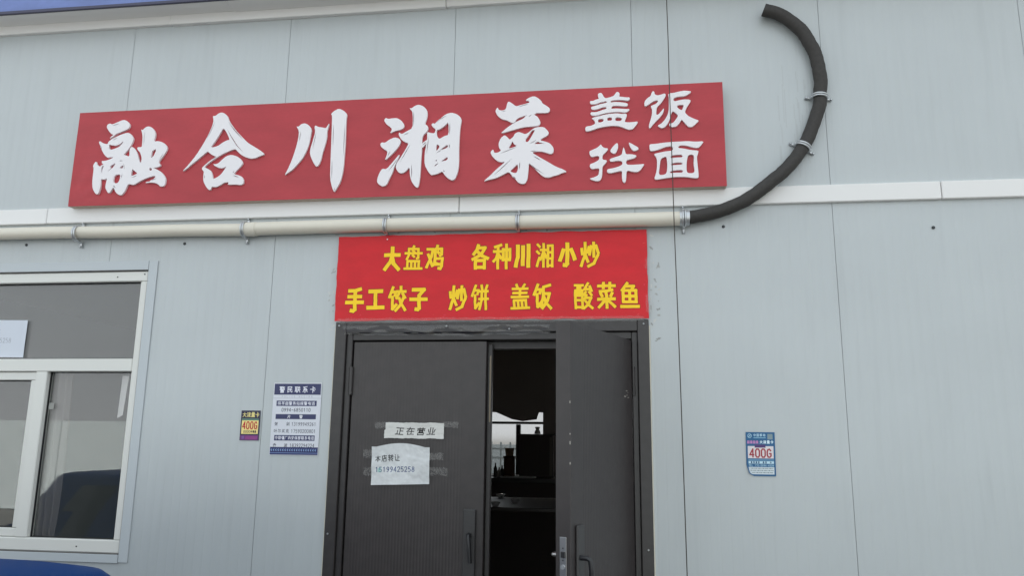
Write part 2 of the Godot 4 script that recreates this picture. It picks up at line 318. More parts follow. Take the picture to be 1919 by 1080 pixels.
func ring_frame(pts: PackedVector3Array, i: int, up: Vector3) -> Array:
	var t := (pts[mini(i + 1, pts.size() - 1)] - pts[maxi(i - 1, 0)]).normalized()
	var u := up - t * up.dot(t)
	if u.length() < 0.01:
		u = Vector3.RIGHT - t * Vector3.RIGHT.dot(t)
	u = u.normalized()
	return [u, t.cross(u).normalized(), t]

func tube(st: SurfaceTool, pts: PackedVector3Array, r: float, seg := 14, caps := true, up := Vector3(0, 0, 1), radii := PackedFloat32Array()) -> void:
	var rings := []
	var norms := []
	for i in pts.size():
		var f := ring_frame(pts, i, up)
		var ring := []
		var nn := []
		var rr := radii[i] if radii.size() > 0 else r
		for k in seg + 1:
			var a := TAU * k / seg
			var n: Vector3 = f[0] * cos(a) + f[1] * sin(a)
			ring.append(pts[i] + n * rr)
			nn.append(n)
		rings.append(ring)
		norms.append(nn)
	for i in pts.size() - 1:
		for k in seg:
			var v := [rings[i][k], rings[i + 1][k], rings[i + 1][k + 1], rings[i][k + 1]]
			var n := [norms[i][k], norms[i + 1][k], norms[i + 1][k + 1], norms[i][k + 1]]
			var uv := [Vector2(k, i) / 8.0, Vector2(k, i + 1) / 8.0, Vector2(k + 1, i + 1) / 8.0, Vector2(k + 1, i) / 8.0]
			smooth_tri(st, [v[0], v[1], v[2]], [n[0], n[1], n[2]], [uv[0], uv[1], uv[2]])
			smooth_tri(st, [v[0], v[2], v[3]], [n[0], n[2], n[3]], [uv[0], uv[2], uv[3]])
	if caps:
		for e in [0, pts.size() - 1]:
			var n: Vector3 = ring_frame(pts, e, up)[2] * (-1.0 if e == 0 else 1.0)
			for k in seg:
				tri(st, pts[e], rings[e][k], rings[e][k + 1], n)

# a sheet over a rectangle, z given by shape(u, v), uv over the whole sheet
func sheet(st: SurfaceTool, x0: float, y1: float, w: float, h: float, nx: int, ny: int, shape: Callable, edge = null) -> void:
	var p := func(i: int, j: int) -> Vector3:
		var u := float(i) / nx
		var v := float(j) / ny
		var o := Vector2(0, 0)
		if edge != null:
			o = edge.call(u, v)
		return Vector3(x0 + u * w + o.x, y1 - v * h + o.y, shape.call(u, v))
	var grid := []
	for j in ny + 1:
		var r := []
		for i in nx + 1:
			r.append(p.call(i, j))
		grid.append(r)
	var norm := func(i: int, j: int) -> Vector3:
		var a: Vector3 = grid[j][mini(i + 1, nx)] - grid[j][maxi(i - 1, 0)]
		var b: Vector3 = grid[mini(j + 1, ny)][i] - grid[maxi(j - 1, 0)][i]
		var n := b.cross(a).normalized()
		return n if n.z > 0 else -n
	for j in ny:
		for i in nx:
			var q := [[i, j], [i + 1, j], [i + 1, j + 1], [i, j + 1]]
			var v := []
			var n := []
			var t := []
			for k in q:
				v.append(grid[k[1]][k[0]])
				n.append(norm.call(k[0], k[1]))
				t.append(Vector2(float(k[0]) / nx, float(k[1]) / ny))
			smooth_tri(st, [v[0], v[1], v[2]], [n[0], n[1], n[2]], [t[0], t[1], t[2]])
			smooth_tri(st, [v[0], v[2], v[3]], [n[0], n[2], n[3]], [t[0], t[2], t[3]])

func obj(called: String, st: SurfaceTool, m: Material, parent: Node = self) -> MeshInstance3D:
	var o := MeshInstance3D.new()
	o.mesh = st.commit()
	o.material_override = m
	o.name = called
	parent.add_child(o, true)
	return o

func group_node(called: String, parent: Node = self, at := Vector3.ZERO) -> Node3D:
	var o := Node3D.new()
	o.name = called
	parent.add_child(o, true)
	o.position = at
	return o

func tag(o: Node, label: String, category: String, group := "") -> Node:
	o.set_meta("label", label)
	o.set_meta("category", category)
	if group:
		o.set_meta("group", group)
	return o

func box_part(called: String, a: Vector3, b: Vector3, m: Material, parent: Node, e := 0.002) -> MeshInstance3D:
	var st := tool()
	cbox(st, a, b, e)
	return obj(called, st, m, parent)

func screw(at: Vector3, r: float, parent: Node, m: Material, dir := Vector3(0, 0, 1)) -> void:
	var st := tool()
	tube(st, PackedVector3Array([at - dir * 0.002, at + dir * r * 0.35, at + dir * r * 0.6]), r, 8, true, Vector3(0, 1, 0.01), PackedFloat32Array([r, r, r * 0.55]))
	obj("screw", st, m, parent)

# ------------------------------------------------------------------ the scene
func _ready() -> void:
	rng.seed = 7
	noise.seed = 3
	noise.frequency = 1.0
	noise.fractal_octaves = 3
	camera_and_light()
	materials()
	setting()
	building()
	sign_board()
	banner()
	pipe_and_hose()
	notices()
	room_things()
	car()

func camera_and_light() -> void:
	var cam := Camera3D.new()
	cam.name = "camera"
	cam.fov = rad_to_deg(2.0 * atan(540.0 / 1444.33))
	cam.near = 0.02
	cam.far = 600.0
	add_child(cam)
	cam.position = Vector3(-0.1061, 1.55, 3.7868)
	cam.basis = Basis(Vector3.UP, 0.13507) * Basis(Vector3.RIGHT, 0.19584) * Basis(Vector3.BACK, 0.01175)
	cam.current = true

	var sky_look := ProceduralSkyMaterial.new()
	sky_look.sky_top_color = Color(0.735, 0.772, 0.80)
	sky_look.sky_horizon_color = Color(0.83, 0.84, 0.845)
	sky_look.sky_curve = 0.2
	sky_look.ground_horizon_color = Color(0.6, 0.59, 0.56)
	sky_look.ground_bottom_color = Color(0.4, 0.39, 0.37)
	sky_look.sun_angle_max = 12.0
	var sky := Sky.new()
	sky.sky_material = sky_look
	var env := Environment.new()
	env.background_mode = Environment.BG_SKY
	env.sky = sky
	env.ambient_light_source = Environment.AMBIENT_SOURCE_SKY
	env.tonemap_mode = Environment.TONE_MAPPER_LINEAR
	env.tonemap_exposure = 2.15
	env.sdfgi_enabled = true
	env.ssao_enabled = true
	env.ssil_enabled = true
	var we := WorldEnvironment.new()
	we.name = "world_environment"
	we.environment = env
	add_child(we)

	# the sun stands behind the building: the facade is in its shade, the hoarding opposite is lit
	var sun := DirectionalLight3D.new()
	sun.name = "sun"
	sun.light_color = Color(1.0, 0.985, 0.96)
	sun.light_energy = 1.6
	sun.light_angular_distance = 1.5
	sun.shadow_enabled = true
	add_child(sun)
	sun.look_at_from_position(Vector3.ZERO, Vector3(0.2, -1.0, 0.85), Vector3.UP)

func materials() -> void:
	mat("trim", Color(0.9, 0.895, 0.89), 0.42)
	mat("flashing", Color(0.735, 0.76, 0.775), 0.38)
	mat("upvc", Color(0.86, 0.86, 0.84), 0.4)
	mat("seal", Color(0.07, 0.07, 0.075), 0.7)
	mat("door", Color(0.265, 0.258, 0.265), 0.42)
	mat("door_frame", Color(0.27, 0.262, 0.268), 0.4)
	mat("handle_black", Color(0.16, 0.16, 0.17), 0.35)
	mat("steel", Color(0.72, 0.72, 0.72), 0.32, 0.9)
	mat("galvanised", Color(0.78, 0.79, 0.80), 0.35, 0.75)
	mat("screw_dark", Color(0.3, 0.31, 0.32), 0.45, 0.6)
	mat("pvc", Color(0.85, 0.825, 0.77), 0.4)
	mat("hose", Color(0.215, 0.205, 0.2), 0.7)
	mat("cable", Color(0.24, 0.22, 0.19), 0.55)
	mat("sign_frame", Color(0.72, 0.64, 0.58), 0.45)
	mat("paper_edge", Color(0.85, 0.85, 0.85), 0.8)
	mat("blue_board_edge", Color(0.28, 0.28, 0.36), 0.6)
	mat("inside_wall", Color(0.68, 0.65, 0.63), 0.9)
	mat("inside_dark", Color(0.36, 0.33, 0.32), 0.7)
	mat("joint", Color(0.45, 0.48, 0.49), 0.8)
	mat("car_paint", Color(0.03, 0.2, 0.41), 0.45, 0.0)
	mats["car_paint"].metallic_specular = 0.12
	mat("car_glass", Color(0.02, 0.03, 0.035), 0.05)
	mat("rubber", Color(0.06, 0.06, 0.06), 0.85)
	var g := mat("glass", Color(0.46, 0.48, 0.47, 0.06), 0.0)
	g.transparency = BaseMaterial3D.TRANSPARENCY_ALPHA
	var f := mat("clear_film", Color(0.45, 0.43, 0.42, 0.05), 0.1)
	f.transparency = BaseMaterial3D.TRANSPARENCY_ALPHA
	wall_print()

# the painted steel skin: fine vertical drawing marks of the sheet, rain streaks, dirt and glue left round the banner
func wall_print() -> void:
	var w := 2048
	var h := 960
	var img := plain_image(w, h, Color(0.712, 0.735, 0.743))
	var streak := FastNoiseLite.new()
	streak.seed = 11
	streak.frequency = 1.0
	streak.fractal_octaves = 3
	var d := img.get_data()
	var lane := PackedFloat32Array()
	lane.resize(w)
	for x in w:
		lane[x] = 0.005 * streak.get_noise_2d(x * 0.11, 4.0) + 0.004 * streak.get_noise_2d(x * 0.022, 90.0)
	for y in h:
		for x in w:
			var k := 1.0 + lane[x] * (0.6 + streak.get_noise_2d(x * 0.01, y * 0.006 + 30.0)) + 0.005 * streak.get_noise_2d(x * 0.09, y * 0.006) + 0.016 * streak.get_noise_2d(x * 0.006 + 50.0, y * 0.008)
			var s := streak.get_noise_2d(x * 0.05 + 200.0, y * 0.0035)
			if s > 0.28:
				k -= (s - 0.28) * 0.05
			var i := (y * w + x) * 3
			d[i] = clampi(int(d[i] * k), 0, 255)
			d[i + 1] = clampi(int(d[i + 1] * k), 0, 255)
			d[i + 2] = clampi(int(d[i + 2] * (k * 0.995 + 0.004)), 0, 255)
	img.set_data(w, h, false, Image.FORMAT_RGB8, d)
	var px := func(x: float, y: float) -> Vector2:
		return Vector2((x - FACADE_LEFT) / FACADE_W * w, (FACADE_TOP - y) / FACADE_H * h)
	# torn tape, glue and dirt round the banner's edge
	for i in 52:
		var side := rng.randi_range(0, 3)
		var at := Vector2(rng.randf_range(0.065, 0.11), rng.randf_range(2.0, 2.58))
		if side == 0:
			at = Vector2(rng.randf_range(-1.58, -1.545), rng.randf_range(2.1, 2.62))
		elif side == 1:
			at = Vector2(rng.randf_range(-1.6, 0.12), rng.randf_range(2.6, 2.625))
		var a: Vector2 = px.call(at.x, at.y)
		var b := a + Vector2.from_angle(rng.randf_range(0, TAU)) * rng.randf_range(0.6, 5.0)
		var tone := rng.randf_range(0.48, 0.8)
		stroke(img, PackedVector2Array([a, b]), rng.randf_range(0.9, 1.8), Color(tone, tone, tone * 0.97))
	# thin dark drips below the hose
	for i in 26:
		var x := rng.randf_range(0.72, 0.9)
		var y := rng.randf_range(2.95, 3.45)
		stroke(img, PackedVector2Array([px.call(x, y), px.call(x + 0.004, y - rng.randf_range(0.05, 0.22))]), 1.0, Color(0.68, 0.70, 0.705))
	var m := image_mat("wall", img, 0.36)
	m.metallic_specular = 0.8

func setting() -> void:
	var st := tool()
	quad(st, Vector3(-300, GROUND_Y, -300), Vector3(300, GROUND_Y, -300), Vector3(300, GROUND_Y, 300), Vector3(-300, GROUND_Y, 300), Vector3.UP)
	obj("ground", st, mottled("yard", Color(0.35, 0.345, 0.33), Color(0.43, 0.42, 0.4), 0.9, 5.0), self).set_meta("kind", "structure")
	# white hoarding across the yard, seen mirrored in the window panes
	var fence := group_node("hoarding_fence", self, Vector3(0, GROUND_Y, 14.0))
	tag(fence, "white sheet metal hoarding across the yard, mirrored in the window panes", "fence")
	var white := mottled("hoarding", Color(0.80, 0.84, 0.845), Color(0.86, 0.895, 0.895), 0.6, 3.0)
	for i in 16:
		var x := -32.0 + i * 2.6
		box_part("fence_panel", Vector3(x, 0.02, -0.02), Vector3(x + 2.58, 2.16, 0.02), white, fence)
		box_part("fence_post", Vector3(x - 0.06, 0, 0.022), Vector3(x + 0.04, 2.2, 0.1), mat("galvanised", Color.WHITE), fence)
	# white bar fence behind the building, seen through the back window
	var rear := group_node("bar_fence", self, Vector3(-1.8, GROUND_Y, -8.6))
	tag(rear, "white steel bar fence standing behind the building, seen through the back window", "fence")
	for i in 24:
		var x := -1.8 + i * 0.15
		box_part("fence_bar", Vector3(x, 0.05, -0.012), Vector3(x + 0.025, 1.78, 0.012), mat("rear_fence", Color(0.62, 0.66, 0.67), 0.5), rear)
	for y in [0.25, 1.52, 1.66]:
		box_part("fence_rail", Vector3(-1.85, y, 0.014), Vector3(1.85, y + 0.035, 0.04), mats["rear_fence"], rear)
	box_part("fence_post", Vector3(0.12, 0, -0.03), Vector3(0.18, 2.05, 0.03), mats["rear_fence"], rear)
	var back := tool()
	cbox(back, Vector3(-24, GROUND_Y, -40.2), Vector3(12, 1.35, -40), 0.01)
	tag(obj("boundary_wall", back, mottled("boundary", Color(0.72, 0.74, 0.74), Color(0.78, 0.8, 0.8), 0.8, 3.0)), "pale boundary wall beyond the bar fence behind the building", "wall")

# ------------------------------------------------------------------ building
func panel_rects(x0: float, x1: float, y0: float, y1: float, holes: Array) -> Array:
	var rects := [Rect2(x0, y0, x1 - x0, y1 - y0)]
	for h in holes:
		var out := []
		for r in rects:
			var c: Rect2 = r.intersection(h)
			if c.size.x <= 0.0001 or c.size.y <= 0.0001:
				out.append(r)
				continue
			if c.position.y > r.position.y:
				out.append(Rect2(r.position.x, r.position.y, r.size.x, c.position.y - r.position.y))
			if c.end.y < r.end.y:
				out.append(Rect2(r.position.x, c.end.y, r.size.x, r.end.y - c.end.y))
			if c.position.x > r.position.x:
				out.append(Rect2(r.position.x, c.position.y, c.position.x - r.position.x, c.size.y))
			if c.end.x < r.end.x:
				out.append(Rect2(c.end.x, c.position.y, r.end.x - c.end.x, c.size.y))
		rects = out
	return rects

func panel_z(x: float, y: float, x0: float) -> float:
	var t := fposmod(x - x0 - 0.02, 0.0475)
	var g := 0.0
	if t < 0.010:
		g = -0.0003 * (0.5 - 0.5 * cos(TAU * t / 0.010))
	return g + 0.0016 * noise.get_noise_2d(x * 1.6, y * 0.8)

func panel_mesh(st: SurfaceTool, r: Rect2, x0: float, x1: float) -> void:
	var xs := PackedFloat32Array()
	var x := r.position.x
	while x < r.end.x - 0.0005:
		xs.append(x)
		x += 0.0025 if fposmod(x - x0 - 0.02, 0.0475) < 0.0105 else 0.00925
	xs.append(r.end.x)
	var ny := maxi(1, int(r.size.y / 0.3))
	var nrm := func(px: float, py: float) -> Vector3:
		var e := 0.0012
		return Vector3(-(panel_z(px + e, py, x0) - panel_z(px - e, py, x0)) / (2 * e), -(panel_z(px, py + 0.02, x0) - panel_z(px, py - 0.02, x0)) / 0.04, 1).normalized()
	var uvf := func(v: Vector3) -> Vector2:
		return Vector2((v.x - FACADE_LEFT) / FACADE_W, (FACADE_TOP - v.y) / FACADE_H)
	for j in ny:
		var ya := r.position.y + r.size.y * j / ny
		var yb := r.position.y + r.size.y * (j + 1) / ny
		var pv := []
		var pn := []
		for i in xs.size():
			var col := [Vector3(xs[i], ya, panel_z(xs[i], ya, x0)), Vector3(xs[i], yb, panel_z(xs[i], yb, x0))]
			# rolled edge into the joint
			for k in 2:
				if absf(xs[i] - x0) < 0.001 or absf(xs[i] - x1) < 0.001:
					col[k].z -= 0.002
			pv.append(col)
			pn.append([nrm.call(xs[i], ya), nrm.call(xs[i], yb)])
		for i in xs.size() - 1:
			var v := [pv[i][0], pv[i + 1][0], pv[i + 1][1], pv[i][1]]
			var n := [pn[i][0], pn[i + 1][0], pn[i + 1][1], pn[i][1]]
			var t := [uvf.call(v[0]), uvf.call(v[1]), uvf.call(v[2]), uvf.call(v[3])]
			smooth_tri(st, [v[0], v[1], v[2]], [n[0], n[1], n[2]], [t[0], t[1], t[2]])
			smooth_tri(st, [v[0], v[2], v[3]], [n[0], n[2], n[3]], [t[0], t[2], t[3]])
	# returns and back
	var a := r.position
	var b := r.end
	for q in [[Vector2(a.x, a.y), Vector2(b.x, a.y), Vector3.DOWN], [Vector2(a.x, b.y), Vector2(b.x, b.y), Vector3.UP], [Vector2(a.x, a.y), Vector2(a.x, b.y), Vector3.LEFT], [Vector2(b.x, a.y), Vector2(b.x, b.y), Vector3.RIGHT]]:
		quad(st, Vector3(q[0].x, q[0].y, -0.004), Vector3(q[1].x, q[1].y, -0.004), Vector3(q[1].x, q[1].y, -0.05), Vector3(q[0].x, q[0].y, -0.05), q[2])
	quad(st, Vector3(a.x, a.y, -0.05), Vector3(b.x, a.y, -0.05), Vector3(b.x, b.y, -0.05), Vector3(a.x, b.y, -0.05), Vector3(0, 0, -1))

func building() -> void:
	var b := group_node("prefab_building")
	tag(b, "pale grey prefab building of vertical steel sandwich panels with dark double door", "building")
	var window_hole := Rect2(-4.35, 0.965, 1.74, 1.47)
	var door_hole := Rect2(-1.53, -0.2, 1.582, 2.338)
	for k in range(-6, 4):
		var x0 := k * 0.95 + 0.0009
		var x1 := (k + 1) * 0.95 - 0.0009
		var st := tool()
		for r in panel_rects(x0, x1, -0.1, 2.752, [window_hole, door_hole]):
			panel_mesh(st, r, x0, x1)
		obj("wall_panel", st, mats["wall"], b)
		st = tool()
		panel_mesh(st, Rect2(x0, 2.756, x1 - x0, 1.2), x0, x1)
		obj("wall_panel", st, mats["wall"], b)
	# dark filler behind the panel joints
	for k in range(-5, 4):
		if k == -1:
			box_part("joint_filler", Vector3(k * 0.95 - 0.01, 2.15, -0.062), Vector3(k * 0.95 + 0.01, 3.95, -0.051), mats["seal"], b, 0.0005)
		elif k != -4 and k != -3:
			box_part("joint_filler", Vector3(k * 0.95 - 0.01, -0.1 if k != 0 else 2.15, -0.062), Vector3(k * 0.95 + 0.01, 3.95, -0.051), mats["seal"], b, 0.0005)
	# belt trim between the lower and the upper panels, in lengths
	var cuts := [-5.7, -3.243, -0.9, 1.449, 3.8]
	for i in 4:
		var st := tool()
		var y0 := 2.708
		var y1 := 2.797
		cbox(st, Vector3(cuts[i] + 0.0015, y0, -0.003), Vector3(cuts[i + 1] - 0.0015, y1, 0.022 + 0.0012 * (i % 2)), 0.004)
		obj("belt_trim", st, mats["trim"], b)
	# eave: wall trim, soffit and the flange under the blue fascia
	var eave_cuts := [-5.75, -2.62, -1.0, 1.4, 3.85]
	for i in 4:
		var st := tool()
		cbox(st, Vector3(eave_cuts[i], 3.884 - 0.003 * (i % 2), -0.003), Vector3(eave_cuts[i + 1] - 0.002, 3.95, 0.026 + 0.003 * (i % 2)), 0.003)
		obj("eave_trim", st, mats["trim"], b)
	for i in 4:
		var st := tool()
		var dy := 0.004 * ((i + 1) % 2)
		cbox(st, Vector3(eave_cuts[i] + 0.4, 3.932 + dy, 0.02), Vector3(eave_cuts[i + 1] + 0.398, 3.955, 0.1), 0.002)
		cbox(st, Vector3(eave_cuts[i] + 0.4, 3.924 + dy, 0.101), Vector3(eave_cuts[i + 1] + 0.398, 3.955, 0.152), 0.004)
		obj("soffit_strip", st, mats["trim"], b)
	box_part("roof", Vector3(-5.75, 4.0, -5.3), Vector3(3.85, 4.12, 0.13), mats["trim"], b, 0.01)
	box_part("rear_canopy", Vector3(-5.75, 2.62, -7.0), Vector3(3.85, 2.7, -5.1), mats["trim"], b, 0.01)
	box_part("plinth", Vector3(-5.7, GROUND_Y, -5.1), Vector3(3.8, -0.1, -0.004), mottled("concrete", Color(0.5, 0.5, 0.48), Color(0.6, 0.59, 0.57), 0.9, 1.0), b, 0.01)
	for x in [-5.7, 3.74]:
		box_part("end_wall", Vector3(x, -0.1, -5.1), Vector3(x + 0.06, 3.99, -0.064), mats["joint"], b)
	# the room behind the door
	box_part("room_floor", Vector3(-5.63, -0.099, -5.0), Vector3(3.73, 0.0, -0.064), mat("room_floor", Color(0.5, 0.48, 0.45), 0.5), b)
	box_part("room_ceiling", Vector3(-5.63, 2.76, -5.0), Vector3(3.73, 2.82, -0.064), mats["inside_wall"], b)
	box_part("partition_wall", Vector3(-2.35, 0.001, -4.99), Vector3(-2.29, 2.759, -0.066), mats["inside_wall"], b)
	box_part("partition_wall", Vector3(1.2, 0.001, -4.99), Vector3(1.26, 2.759, -0.066), mats["inside_wall"], b)
	var hole := Rect2(-1.9, 1.18, 0.97, 0.69)
	var side_hole := Rect2(-0.35, 1.1, 1.3, 1.0)
	var rear := tool()
	for r in panel_rects(-5.63, 3.73, 0.001, 2.759, [hole, side_hole]):
		cbox(rear, Vector3(r.position.x, r.position.y, -5.08), Vector3(r.end.x, r.end.y, -5.0), 0.0)
	obj("back_wall", rear, mats["inside_wall"], b)
	var bw := group_node("back_window", b)
	var m: Material = mat("back_frame", Color(0.22, 0.2, 0.19), 0.6)
	box_part("mullion", Vector3(-1.238, 1.181, -5.06), Vector3(-1.19, 1.735, -5.02), m, bw)
	box_part("transom", Vector3(-1.9, 1.737, -5.06), Vector3(-0.93, 1.765, -5.02), m, bw)
	box_part("sill", Vector3(-1.95, 1.165, -5.1), Vector3(-0.9, 1.179, -4.86), mat("white_sill", Color(0.85, 0.85, 0.85), 0.4), bw)
	var dusty := mat("dusty_glass", Color(0.5, 0.52, 0.51, 0.34), 0.05)
	dusty.transparency = BaseMaterial3D.TRANSPARENCY_ALPHA
	box_part("pane", Vector3(-1.9, 1.181, -5.045), Vector3(-1.24, 1.736, -5.041), dusty, bw, 0.0)
	box_part("pane", Vector3(-1.189, 1.181, -5.045), Vector3(-0.93, 1.736, -5.041), dusty, bw, 0.0)
	box_part("pane", Vector3(-1.9, 1.766, -5.045), Vector3(-0.93, 1.869, -5.041), dusty, bw, 0.0)
	var val := tool()
	for z in [-4.985, -4.97]:
		quad(val, Vector3(-1.9, 2.1, z), Vector3(-0.9, 2.1, z), Vector3(-1.0, 1.79, z), Vector3(-1.16, 1.768, z), Vector3(0, 0, signf(z + 4.98)))
		quad(val, Vector3(-1.9, 2.1, z), Vector3(-1.16, 1.768, z), Vector3(-1.28, 1.79, z), Vector3(-1.46, 1.866, z), Vector3(0, 0, signf(z + 4.98)))
	obj("valance", val, mats["inside_wall"], bw)
	for a in [Vector2(-3.362, 2.594), Vector2(-2.415, 2.580), Vector2(0.43, 2.602), Vector2(1.403, 2.572), Vector2(2.4, 2.59)]:
		screw(Vector3(a.x, a.y, 0.001), 0.008, b, mats["screw_dark"])
	window(b)
	door(b)

func window(b: Node) -> void:
	var w := group_node("window", b)
	var up: Material = mats["upvc"]
	var fl: Material = mats["flashing"]
	# metal flashing round the opening
	box_part("flashing", Vector3(-2.607, 0.925, 0.002), Vector3(-2.556, 2.487, 0.006), fl, w, 0.001)
	box_part("flashing", Vector3(-4.41, 2.438, 0.002), Vector3(-2.6085, 2.489, 0.0075), fl, w, 0.001)
	box_part("flashing", Vector3(-4.41, 0.922, 0.002), Vector3(-2.6085, 0.962, 0.010), fl, w, 0.001)
	box_part("flashing", Vector3(-4.41, 0.9635, 0.002), Vector3(-4.353, 2.4365, 0.006), fl, w, 0.001)
	# frame bars
	var zf := -0.004
	var zb := -0.058
	box_part("frame_bar", Vector3(-4.348, 2.377, zb), Vector3(-2.612, 2.432, zf), up, w, 0.004)
	box_part("frame_bar", Vector3(-4.348, 0.967, zb), Vector3(-2.612, 1.030, zf), up, w, 0.004)
	box_part("frame_bar", Vector3(-2.651, 1.031, zb), Vector3(-2.612, 2.376, zf), up, w, 0.004)
	box_part("frame_bar", Vector3(-4.348, 1.031, zb), Vector3(-4.31, 2.376, zf), up, w, 0.004)
	box_part("transom", Vector3(-4.309, 1.888, zb), Vector3(-2.652, 1.956, zf), up, w, 0.004)
	box_part("mullion", Vector3(-3.206, 1.031, zb), Vector3(-3.138, 1.887, zf), up, w, 0.004)
	box_part("mullion", Vector3(-3.93, 1.031, zb), Vector3(-3.862, 1.887, zf), up, w, 0.004)
	# opening sash
	var zs := -0.016
	box_part("sash_bar", Vector3(-3.861, 1.842, zb), Vector3(-3.207, 1.886, zs), up, w, 0.004)
	box_part("sash_bar", Vector3(-3.861, 1.032, zb), Vector3(-3.207, 1.075, zs), up, w, 0.004)
	box_part("sash_bar", Vector3(-3.238, 1.076, zb), Vector3(-3.207, 1.841, zs), up, w, 0.004)
	box_part("sash_bar", Vector3(-3.861, 1.076, zb), Vector3(-3.83, 1.841, zs), up, w, 0.004)
	# dark rubber seals round the panes, then double panes
	for r in [Rect2(-4.309, 1.957, 1.657, 0.419), Rect2(-3.137, 1.031, 0.485, 0.856), Rect2(-3.829, 1.076, 0.59, 0.765), Rect2(-4.309, 1.031, 0.378, 0.856)]:
		var st := tool()
		var e := 0.004
		cbox(st, Vector3(r.position.x, r.position.y, -0.042), Vector3(r.end.x, r.position.y + e, -0.03), 0.001)
		cbox(st, Vector3(r.position.x, r.end.y - e, -0.042), Vector3(r.end.x, r.end.y, -0.03), 0.001)
		cbox(st, Vector3(r.position.x, r.position.y + e, -0.042), Vector3(r.position.x + e, r.end.y - e, -0.03), 0.001)
		cbox(st, Vector3(r.end.x - e, r.position.y + e, -0.042), Vector3(r.end.x, r.end.y - e, -0.03), 0.001)
		obj("seal", st, mats["seal"], w)
		box_part("pane", Vector3(r.position.x + 0.001, r.position.y + 0.001, -0.040), Vector3(r.end.x - 0.001, r.end.y - 0.001, -0.036), mats["glass"], w, 0.0)
		box_part("pane", Vector3(r.position.x + 0.001, r.position.y + 0.001, -0.052), Vector3(r.end.x - 0.001, r.end.y - 0.001, -0.048), mats["glass"], w, 0.0)
	# bits of tape left on the glass, a loose strip inside
	box_part("glass_label", Vector3(-3.128, 1.688, -0.0355), Vector3(-3.098, 1.722, -0.0350), mat("label_grey", Color(0.62, 0.62, 0.6), 0.7), w, 0.0)
	var st := tool()
	quad(st, Vector3(-2.742, 1.87, -0.07), Vector3(-2.704, 1.87, -0.07), Vector3(-2.712, 1.66, -0.062), Vector3(-2.742, 1.645, -0.062), Vector3(0, 0, 1))
	obj("inner_strip", st, mats["trim"], w)
	for a in [Vector2(-2.79, 2.402), Vector2(-2.632, 2.415), Vector2(-2.85, 0.995)]:
		screw(Vector3(a.x, a.y, zf), 0.004, w, mats["screw_dark"])
	# sealant beads
	var bead := tool()
	var pts := PackedVector3Array()
	for i in 30:
		pts.append(Vector3(-4.35 + 1.74 * i / 29.0, 2.4365 + 0.0012 * noise.get_noise_1d(i * 0.7), 0.0))
	tube(bead, pts, 0.0035, 6)
	obj("sealant_bead", bead, mat("sealant", Color(0.36, 0.35, 0.34), 0.6), w)
	bead = tool()
	pts = PackedVector3Array()
	for i in 30:
		pts.append(Vector3(-4.35 + 1.74 * i / 29.0, 0.9645 + 0.0015 * noise.get_noise_1d(i * 0.9 + 40.0), 0.0))
	tube(bead, pts, 0.0045, 6)
	obj("sealant_bead", bead, mats["sealant"], w)

# a door leaf whose outer face is z = 0, spanning x0..x1, with fine pressed ribs between rib0 and rib1
func leaf_mesh(st: SurfaceTool, x0: float, x1: float, y0: float, y1: float, t: float, rib0: float, rib1: float) -> void:
	var prof := PackedVector2Array([Vector2(x0, -0.003), Vector2(x0 + 0.003, 0.0)])
	var x := rib0
	while x < rib1:
		for k in [[0.0, 0.0], [0.0035, -0.00045], [0.0065, -0.00045], [0.0095, 0.0]]:
			prof.append(Vector2(x + k[0], k[1]))
		x += 0.0158
	prof.append(Vector2(x1 - 0.003, 0.0))
	prof.append(Vector2(x1, -0.003))
	for i in prof.size() - 1:
		var a := prof[i]
		var b := prof[i + 1]
		var n := Vector3(-(b.y - a.y), 0, b.x - a.x).normalized()
		quad(st, Vector3(a.x, y0, a.y), Vector3(b.x, y0, b.y), Vector3(b.x, y1, b.y), Vector3(a.x, y1, a.y), n)
	quad(st, Vector3(x0, y0, -t), Vector3(x1, y0, -t), Vector3(x1, y1, -t), Vector3(x0, y1, -t), Vector3(0, 0, -1))
	quad(st, Vector3(x0, y0, -0.003), Vector3(x0, y1, -0.003), Vector3(x0, y1, -t), Vector3(x0, y0, -t), Vector3.LEFT)
	quad(st, Vector3(x1, y0, -0.003), Vector3(x1, y1, -0.003), Vector3(x1, y1, -t), Vector3(x1, y0, -t), Vector3.RIGHT)
	quad(st, Vector3(x0, y1, -0.003), Vector3(x1, y1, -0.003), Vector3(x1, y1, -t), Vector3(x0, y1, -t), Vector3.UP)
	quad(st, Vector3(x0, y0, -0.003), Vector3(x1, y0, -0.003), Vector3(x1, y0, -t), Vector3(x0, y0, -t), Vector3.DOWN)

func grip(parent: Node, at: Vector3, length: float) -> void:
	var st := tool()
	tube(st, PackedVector3Array([at, at + Vector3(0, 0, 0.03), at + Vector3(0.003, -0.008, 0.042), at + Vector3(0.008, -length * 0.5, 0.045), at + Vector3(0.012, -length, 0.042)]), 0.01, 10, true, Vector3(1, 0, 0))
	obj("handle", st, mats["handle_black"], parent)

